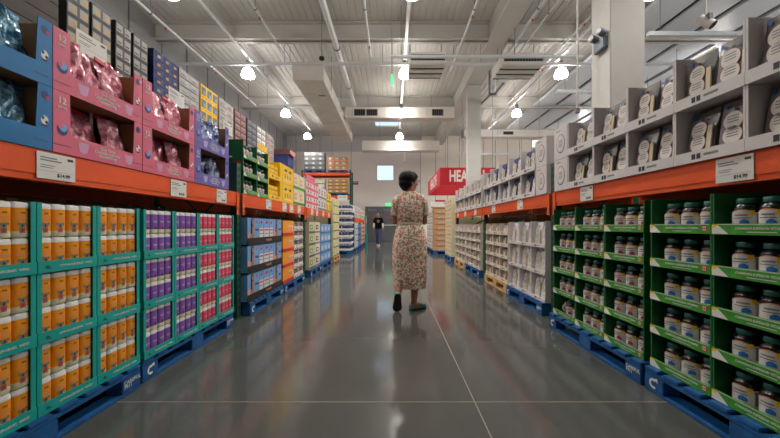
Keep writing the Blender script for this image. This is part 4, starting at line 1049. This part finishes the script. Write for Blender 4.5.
# rack facing the camera, far left
t = thing('pallet_rack', 'tall orange and green rack facing the camera, far left', 'rack', (-5.05, 18.5, 0))
for x in (0, 2.7): part('upright', upright_mesh(4.15), t, (x, .07, 0))
for zb, zt in ((3.83, 3.99), (2.55, 2.7), (1.2, 1.34)):
    for dy in (0, .91): part('beam', MB().box(.03, 2.67, dy, dy + .06, zb, zt, m_orange).mesh('beam', .005), t)
    part('shelf_deck', MB().box(.05, 2.65, .06, .91, zt - .03, zt - .003, m_ply).mesh('shelf_deck'), t)
pm2 = pallet_meshes(1.15, .95, m_blue_pal)
for i, (x, z, lb) in enumerate(((-4.95, 3.99, 'top left of the rack facing camera'), (-3.62, 3.99, 'top right of the rack facing camera'), (-3.62, 2.7, 'middle right of the rack facing camera'), (-4.95, 2.7, 'middle left of the rack facing camera'))):
    o = put('pallet', pm2, (x, 18.5, z)); tag(o, 'blue pallet on the %s' % lb, 'pallet')
def wrapped(m, deco): return printed_carton(.38, .4, .25, m, deco)
front_stack(-4.94, 18.52, 3, 4, .385, .252, wrapped(m_grey, deco_bands(m_charcoal, m_greycard_in)), 'carton', 'silver wrapped carton atop far rack', 'carton', 'silver cartons atop the far rack', z0=4.133)
front_stack(-3.6, 18.52, 3, 3, .375, .252, printed_carton(.37, .4, .25, m_brown_light, deco_bands(m_salmon, m_silver)), 'carton', 'tan wrapped carton atop far rack', 'carton', 'tan cartons atop the far rack', z0=4.133)
front_stack(-3.6, 18.52, 3, 4, .375, .2, printed_carton(.37, .4, .198, m_brown_light, deco_bands(m_charcoal, m_yellow)), 'carton', 'ochre carton on far rack middle shelf', 'carton', 'ochre cartons on the far rack', z0=2.843)
front_stack(-4.94, 18.52, 3, 3, .385, .252, wrapped(m_cream, deco_bands(m_green, m_film)), 'carton', 'cream carton on far rack middle shelf', 'carton', 'cream cartons on the far rack', z0=2.843)
o = put('sign_card', MB().box(0, .55, 0, .01, 0, .3, m_paper).box(.05, .5, -.001, 0, .18, .22, m_greyink).mesh('sign_card'), (-3.05, 18.47, 2.42)); tag(o, 'white sign on the far rack middle beam', 'sign')
o = put('wall_notice', MB().box(0, .35, 0, .01, 0, .22, mat('dull_red_board', S(150, 60, 66), .6)).box(.04, .31, -.001, 0, .12, .15, m_paper).mesh('wall_notice'), (-2.6, 21.985, 3.75)); tag(o, 'small red notice on back wall right of far rack', 'notice')
t = thing('wrapped_stack', 'navy wrapped pallet load with red top behind yellow cartons', 'pallet load', (-6.55, 17.0, 0))
part('pallet', pm2, t); part('load', MB().box(.02, 1.2, .02, .9, .143, 4.7, m_navy).mesh('load', .02), t, label='navy wrapped load'); part('top_board', MB().box(.0, 1.3, 0, .9, 4.7, 4.95, m_maroon).mesh('top_board', .01), t, label='dull red top board')

# brown cartons, right side beyond the cross aisle
o = put('pallet', pallet_meshes(1.1, 2.4, m_blue_pal), (1.44, 11.4, 0)); tag(o, 'blue pallet under the brown cartons beyond the cross aisle', 'pallet')
bc = printed_carton(.5, .5, .185, m_brown_light, lambda mb, w_, h_, y: (mb.poly([(w_ * .25, y, h_ * .1), (w_ * .75, y, h_ * .1), (w_ * .65, y, h_ * .4), (w_ * .35, y, h_ * .4)], m_silver), mb.quad(w_ * .05, w_ * .95, h_ * .8, h_ * .95, y, m_brown)))
front_stack(1.46, 11.45, 2, 8, .52, .187, bc, 'carton', 'brown carton beyond cross aisle, right', 'carton', 'brown cartons beyond the cross aisle')
block('R', 1.46, 12.0, 13.75, .143, 3, 6, .235, lambda a, b_, c_: printed_carton(a, b_, c_, m_greycard, deco_bands(m_greyink, m_charcoal)), 'carton', 'pale grey pack behind the brown cartons', 'pack', 'grey packs behind brown cartons', depth=.6)
t = thing('display_header', 'curved white header with red band above brown cartons', 'sign', (1.4, 11.5, 1.645))
mb = MB(); rr = []
part('panel', MB().box(0, 1.1, .0, .5, 0, .24, m_paper).mesh('panel', .02), t); part('stripe', MB().box(.1, 1.1, -.004, 0, .2, .26, m_red).mesh('stripe'), t, label='red top band')
part('lettering', text_mesh('NATURAL', .1, m_spotb), t, (.62, -.003, .13))
# far right tall goods rack beyond (behind sign)
t = thing('pallet_rack', 'distant rack on right beyond the red sign', 'rack', (6.0, 17.5, 0))
for x in (0, 2.7, 5.4): part('upright', upright_mesh(3.2), t, (x, .07, 0))
for zb, zt in ((1.2, 1.35), (2.5, 2.65)):
    for a in (.04, 2.74): part('beam', MB().box(a, a + 2.62, 0, .06, zb, zt, m_orange).mesh('beam', .005), t)

# ================================================================= PEOPLE
def capsule(mb, a, b, ra, rb, m=m_skin, n=12):
    mb.tube(a, b, ra, m, n, rb); mb.ball(a, ra * 1.0, m=m, n=n, k=8); mb.ball(b, rb * 1.0, m=m, n=n, k=8)
def chain(mb, pts, rad, m=m_skin):
    for i in range(len(pts) - 1): capsule(mb, pts[i], pts[i + 1], rad[i], rad[i + 1], m)
def head(mb, c, yaw, s=1.0, m=m_skin, neck=True, tilt=0):
    c = Vector(c); M3 = Matrix.Rotation(yaw, 3, 'Z') @ Matrix.Rotation(tilt, 3, 'X')    # faces +y when yaw = 0
    P = lambda x, y, z: c + M3 @ Vector((x * s, y * s, z * s))
    mb.ball(P(0, -.012, .03), .074 * s, .09 * s, .085 * s, m, 20, 14, M3)
    mb.ball(P(0, .025, -.03), .058 * s, .066 * s, .08 * s, m, 20, 14, M3)
    mb.ball(P(0, .055, -.085), .03 * s, .03 * s, .022 * s, m, 12, 8, M3)
    mb.tube(P(0, .085, .025), P(0, .112, -.022), .008 * s, m, 8, .014 * s); mb.ball(P(0, .11, -.022), .014 * s, m=m, n=8, k=6)
    for sx in (-1, 1):
        mb.ball(P(sx * .013, .1, -.025), .009 * s, m=m, n=8, k=6)
        mb.ball(P(sx * .076, -.01, -.005), .01 * s, .02 * s, .032 * s, m, 8, 8, M3)
        mb.ball(P(sx * .035, .068, -.02), .022 * s, .02 * s, .02 * s, m, 8, 8, M3); mb.ball(P(sx * .03, .082, .035), .022 * s, .012 * s, .01 * s, m, 8, 8, M3)
    mb.ball(P(0, .09, -.052), .022 * s, .01 * s, .006 * s, m, 10, 6, M3); mb.ball(P(0, .086, -.062), .018 * s, .01 * s, .006 * s, m, 10, 6, M3)
    return P, M3
def hand(mb, wrist, dirv, palmn, s=1.0, m=m_skin, side=1):
    w_ = Vector(wrist); d = Vector(dirv).normalized(); nrm = Vector(palmn).normalized(); u = d.cross(nrm).normalized() * side
    mb.ball(w_ + d * .045 * s, .03 * s, .03 * s, .03 * s, m, 10, 8); mb.ball(w_ + d * .07 * s, .034 * s, .03 * s, .028 * s, m, 10, 8)
    for i, (off, L) in enumerate(((-.03, .07), (-.01, .08), (.01, .075), (.03, .06))):
        p = w_ + d * .085 * s + u * off * s; pts = [p]
        for k_ in range(3):
            ang = R(18 + 22 * k_); pts.append(pts[-1] + (d * math.cos(ang) + nrm * math.sin(ang)) * L * s / 3)
        chain(mb, pts, [.0095 * s, .009 * s, .0085 * s, .0075 * s], m)
    p = w_ + d * .03 * s - u * .03 * s
    chain(mb, [p, p + (d * .6 - u * .6 + nrm * .3) * .035 * s, p + (d * .9 - u * .6 + nrm * .6) * .055 * s], [.012 * s, .011 * s, .009 * s], m)
def remesh(o, v=.007, sm=4):
    r = o.modifiers.new('remesh', 'REMESH'); r.mode = 'VOXEL'; r.voxel_size = v; r.use_smooth_shade = True
    s_ = o.modifiers.new('smooth', 'SMOOTH'); s_.factor = .5; s_.iterations = sm
    return o
def loft_cloth(mb, secs, m, n=40, wob=None):      # secs: (cx, cy, z, rx, ry)
    rings = []
    for j, (cx, cy, z, rx, ry) in enumerate(secs):
        rg = []
        for i in range(n):
            a = 2 * math.pi * i / n; k_ = 1 + (wob(a, z) if wob else 0)
            rg.append((cx + rx * k_ * math.cos(a), cy + ry * k_ * math.sin(a), z))
        rings.append(rg)
    mb.loft(rings, m)
    return mb

# -- woman in a floral dress, seen from behind, walking away
t = thing('person', 'person with short black hair in a long floral dress walking away', 'person', (.214, 3.95, 0))
mb = MB(); hc = (-.005, .015, 1.525)
P, M3 = head(mb, hc, R(-62), 1.0)
chain(mb, [(-.005, 0, 1.48), (.0, -.01, 1.40), (0, -.005, 1.34)], [.05, .052, .07])
mb.ball((0, 0, 1.25), .155, .1, .14, m_skin); mb.ball((0, 0, 1.08), .125, .09, .16, m_skin); mb.ball((0, 0, .92), .15, .11, .14, m_skin)
for sx in (-1, 1):
    chain(mb, [(sx * .115, 0, 1.325), (sx * .148, 0, 1.3)], [.058, .052])
    chain(mb, [(sx * .148, 0, 1.3), (sx * .175, .02, 1.05)], [.05, .038])
    chain(mb, [(sx * .175, .02, 1.05), (sx * .09, .23, 1.12)], [.036, .026])
    hand(mb, (sx * .09, .23, 1.12), (-sx * .85, .35, .05), (0, -.6, .4), .95, side=sx)
# planted right leg
chain(mb, [(.075, 0, .88), (.075, .06, .47), (.062, .03, .33), (.05, 0, .1), (.045, 0, .055)], [.085, .055, .056, .035, .036])
chain(mb, [(.04, -.01, .045), (.1, .04, .045), (.165, .085, .03)], [.034, .034, .026])
# trailing left leg, heel raised
chain(mb, [(-.075, 0, .88), (-.1, .04, .48), (-.118, -.02, .34), (-.145, -.13, .2)], [.085, .055, .053, .033])
chain(mb, [(-.148, -.14, .185), (-.17, -.1, .1), (-.172, -.075, .04)], [.032, .034, .026])
body = part('body', mb.mesh('body'), t, label='bare skin of face, neck, forearms and calves'); remesh(body, .0065, 3)
# dress
mb = MB()
def wob(a, z): return (.03 * math.sin(13 * a + 1) + .015 * math.sin(7 * a)) * min(1, max(0, (1.02 - z) / .35)) + .012 * math.sin(5 * a + 9 * z)
secs = [(.0, 0, .262, .188, .15), (.0, 0, .27, .19, .152), (0, .0, .45, .2, .158), (0, .0, .65, .205, .155), (0, 0, .82, .2, .148), (0, 0, .95, .175, .13), (0, 0, 1.01, .15, .108), (0, 0, 1.03, .145, .104), (0, 0, 1.05, .152, .108),
        (0, 0, 1.14, .163, .118), (0, 0, 1.24, .165, .118), (0, 0, 1.31, .16, .106), (0, -.002, 1.35, .135, .09), (0, -.004, 1.385, .105, .078), (0, -.006, 1.41, .066, .062)]
loft_cloth(mb, secs, m_dress, 48, wob)
dress = part('dress', mb.mesh('dress', smooth=True), t, label='long floral print dress with gathered waist')
part('waist_seam', loft_cloth(MB(), [(0, 0, 1.018, .152, .111), (0, 0, 1.03, .153, .112), (0, 0, 1.04, .152, .111)], m_cream, 32).mesh('waist_seam', smooth=True), dress)
for sx in (-1, 1):
    mb = MB(); chain(mb, [(sx * .105, -.002, 1.33), (sx * .15, 0, 1.285)], [.066, .064], m_dress); mb.tube((sx * .15, 0, 1.295), (sx * .178, .012, 1.12), .062, m_dress, 18, .058)
    sl = part('sleeve', mb.mesh('sleeve'), dress); remesh(sl, .009, 3)
# hair
mb = MB()
Q = lambda x, y, z: Vector(hc) + M3 @ Vector((x, y, z))
mb.ball(Q(0, -.03, .045), .102, .106, .095, m_hair, 20, 14, M3); mb.ball(Q(0, -.05, -.01), .092, .084, .088, m_hair, 20, 14, M3); mb.ball(Q(0, .02, .07), .083, .085, .06, m_hair, 20, 14, M3)
mb.ball(Q(0, .065, .072), .07, .04, .03, m_hair, 16, 10, M3)
for sx in (-1, 1): mb.ball(Q(sx * .06, -.01, .03), .03, .05, .06, m_hair, 14, 10, M3)
mb.ball(Q(0, -.06, -.06), .06, .045, .05, m_hair, 14, 10, M3)
h_ = part('hair', mb.mesh('hair'), t, label='short black bowl-cut hair'); remesh(h_, .007, 3)
# glasses
mb = MB()
for sx in (-1, 1):
    pts = [Q(sx * .033 + .024 * math.cos(a), .112, .01 + .019 * math.sin(a)) for a in [2 * math.pi * i / 14 for i in range(14)]]
    for i in range(14): mb.tube(pts[i], pts[(i + 1) % 14], .0018, m_ink, 5)
    mb.tube(Q(sx * .057, .112, .014), Q(sx * .08, .0, .01), .002, m_ink, 5)
mb.tube(Q(-.009, .114, .012), Q(.009, .114, .012), .0018, m_ink, 5)
part('glasses', mb.mesh('glasses'), t)
mb = MB()
for sx in (-1, 1): mb.ball(Q(sx * .031, .088, .012), .012, .008, .007, m_paper, 8, 6, M3); mb.ball(Q(sx * .031, .094, .012), .006, .004, .006, m_ink, 8, 6, M3)
part('eyes', mb.mesh('eyes'), t)
# shoes: flat slip-ons
def shoe_mesh(L=.245, W=.088):
    mb = MB(); rings = []; rs = []
    prof = [(0, .5, .055), (.04, .72, .06), (.1, .78, .05), (.15, .9, .045), (.19, 1, .048), (.225, .8, .036), (.245, .35, .022)]
    for x, w_, h_ in prof:
        a = W * .5 * w_
        rings.append([(x, y * a, z * h_ + .012) for y, z in ((-1, 0), (-1, .45), (-.75, .9), (0, 1.0), (.75, .9), (1, .45), (1, 0))])
        rs.append([(x, y * a * 1.04, z) for y, z in ((-1, 0), (-1, .014), (1, .014), (1, 0))])
    mb.loft(rings, m_shoe); a = mb.mesh('shoe', smooth=True)
    mb = MB(); mb.loft(rs, m_sole); b_ = mb.mesh('sole')
    mb = MB(); mb.box(.13, .16, -.035, .035, .05, .062, m_ink); c = mb.mesh('bow', .004)
    return a, b_, c
sh, so, bw = shoe_mesh()
s1 = part('shoe', sh, t, (.0, -.03, .0), (0, 0, R(36)), label='flat teal slip-on shoe'); part('sole', so, s1, label='dark brown sole'); part('bow', bw, s1)
s2 = part('shoe', sh, t, (-.145, -.19, .222), (0, R(70), R(97)), label='flat teal slip-on shoe with heel raised'); s2.scale = (.95, 1.2, 1); part('sole', so, s2, label='dark brown sole'); part('bow', bw, s2)

# -- distant person walking towards the camera
t = thing('person', 'distant person in black printed t-shirt and jeans walking this way', 'person', (-.68, 16.5, 0))
mb = MB(); hc2 = (0, -.01, 1.56)
P2, N3 = head(mb, hc2, R(180), 1.0)
chain(mb, [(0, 0, 1.5), (0, 0, 1.42)], [.05, .06])
mb.ball((0, 0, 1.25), .16, .1, .16, m_skin); mb.ball((0, 0, 1.02), .14, .1, .14, m_skin)
for sx in (-1, 1):
    chain(mb, [(sx * .15, 0, 1.36), (sx * .225, 0, 1.12), (sx * .235, -.05, .88)], [.055, .042, .028])
    hand(mb, (sx * .235, -.05, .88), (0, -.1, -1), (-sx, 0, 0), .95, side=sx)
chain(mb, [(-.08, 0, .9), (-.06, .04, .5), (-.05, .1, .1)], [.085, .06, .04]); chain(mb, [(.08, 0, .9), (.05, -.06, .48), (.03, -.12, .1)], [.085, .06, .04])
remesh(part('body', mb.mesh('body'), t), .009, 3)
mb = MB(); loft_cloth(mb, [(0, 0, .86, .165, .125), (0, 0, 1.05, .16, .12), (0, 0, 1.25, .18, .122), (0, 0, 1.36, .175, .105), (0, 0, 1.42, .09, .07)], m_black, 28)
sh_ = part('t_shirt', mb.mesh('t_shirt', smooth=True), t, label='black t-shirt with pale chest print')
part('chest_print', MB().disc(0, -.13, 1.24, .07, .075, m_greyink).disc(0, -.132, 1.25, .04, .05, m_charcoal).mesh('chest_print'), sh_)
for sx in (-1, 1):
    mb = MB(); chain(mb, [(sx * .14, 0, 1.36), (sx * .205, 0, 1.18)], [.072, .068], m_black); remesh(part('sleeve', mb.mesh('sleeve'), sh_), .012, 2)
    mb = MB(); mb.tube((sx * .218, 0, 1.14), (sx * .235, -.045, .92), .05, m_paper, 14, .038); part('arm_cover', mb.mesh('arm_cover', smooth=True), t, label='white arm cover')
mb = MB(); chain(mb, [(-.075, 0, .88), (-.06, .04, .5), (-.05, .1, .12)], [.1, .072, .055], m_jean); chain(mb, [(.075, 0, .88), (.05, -.06, .48), (.03, -.12, .12)], [.1, .072, .055], m_jean); mb.ball((0, 0, .9), .155, .11, .1, m_jean)
remesh(part('jeans', mb.mesh('jeans'), t, label='blue denim jeans'), .011, 2)
mb = MB(); A = lambda x, y, z: Vector(hc2) + N3 @ Vector((x, y, z))
mb.ball(A(0, -.025, .045), .088, .095, .085, m_hair, 16, 12); mb.ball(A(0, -.05, -.02), .075, .06, .08, m_hair, 16, 12)
remesh(part('hair', mb.mesh('hair'), t), .009, 2)
mb = MB()
for sx in (-1, 1): mb.ball(A(sx * .031, .09, .012), .011, .006, .006, m_ink, 8, 6)
part('eyes', mb.mesh('eyes'), t)
m_sneak = mat('pale_sneaker', S(214, 190, 176), .6)
for x, y in ((-.05, .13), (.03, -.09)):
    mb = MB()
    for v in sh.vertices: pass
    s_ = MB().loft([[(-a, yy, .0), (a, yy, .0), (a, yy, h1 * .5), (a * .6, yy, h1), (-a * .6, yy, h1), (-a, yy, h1 * .5)] for yy, a, h1 in ((.06, .03, .08), (0, .042, .1), (-.1, .048, .075), (-.17, .035, .04))], m_sneak).mesh('sneaker', smooth=True)
    part('sneaker', s_, t, (x, y, 0), label='pale sneaker')
print('OBJECTS', len(bpy.data.objects))
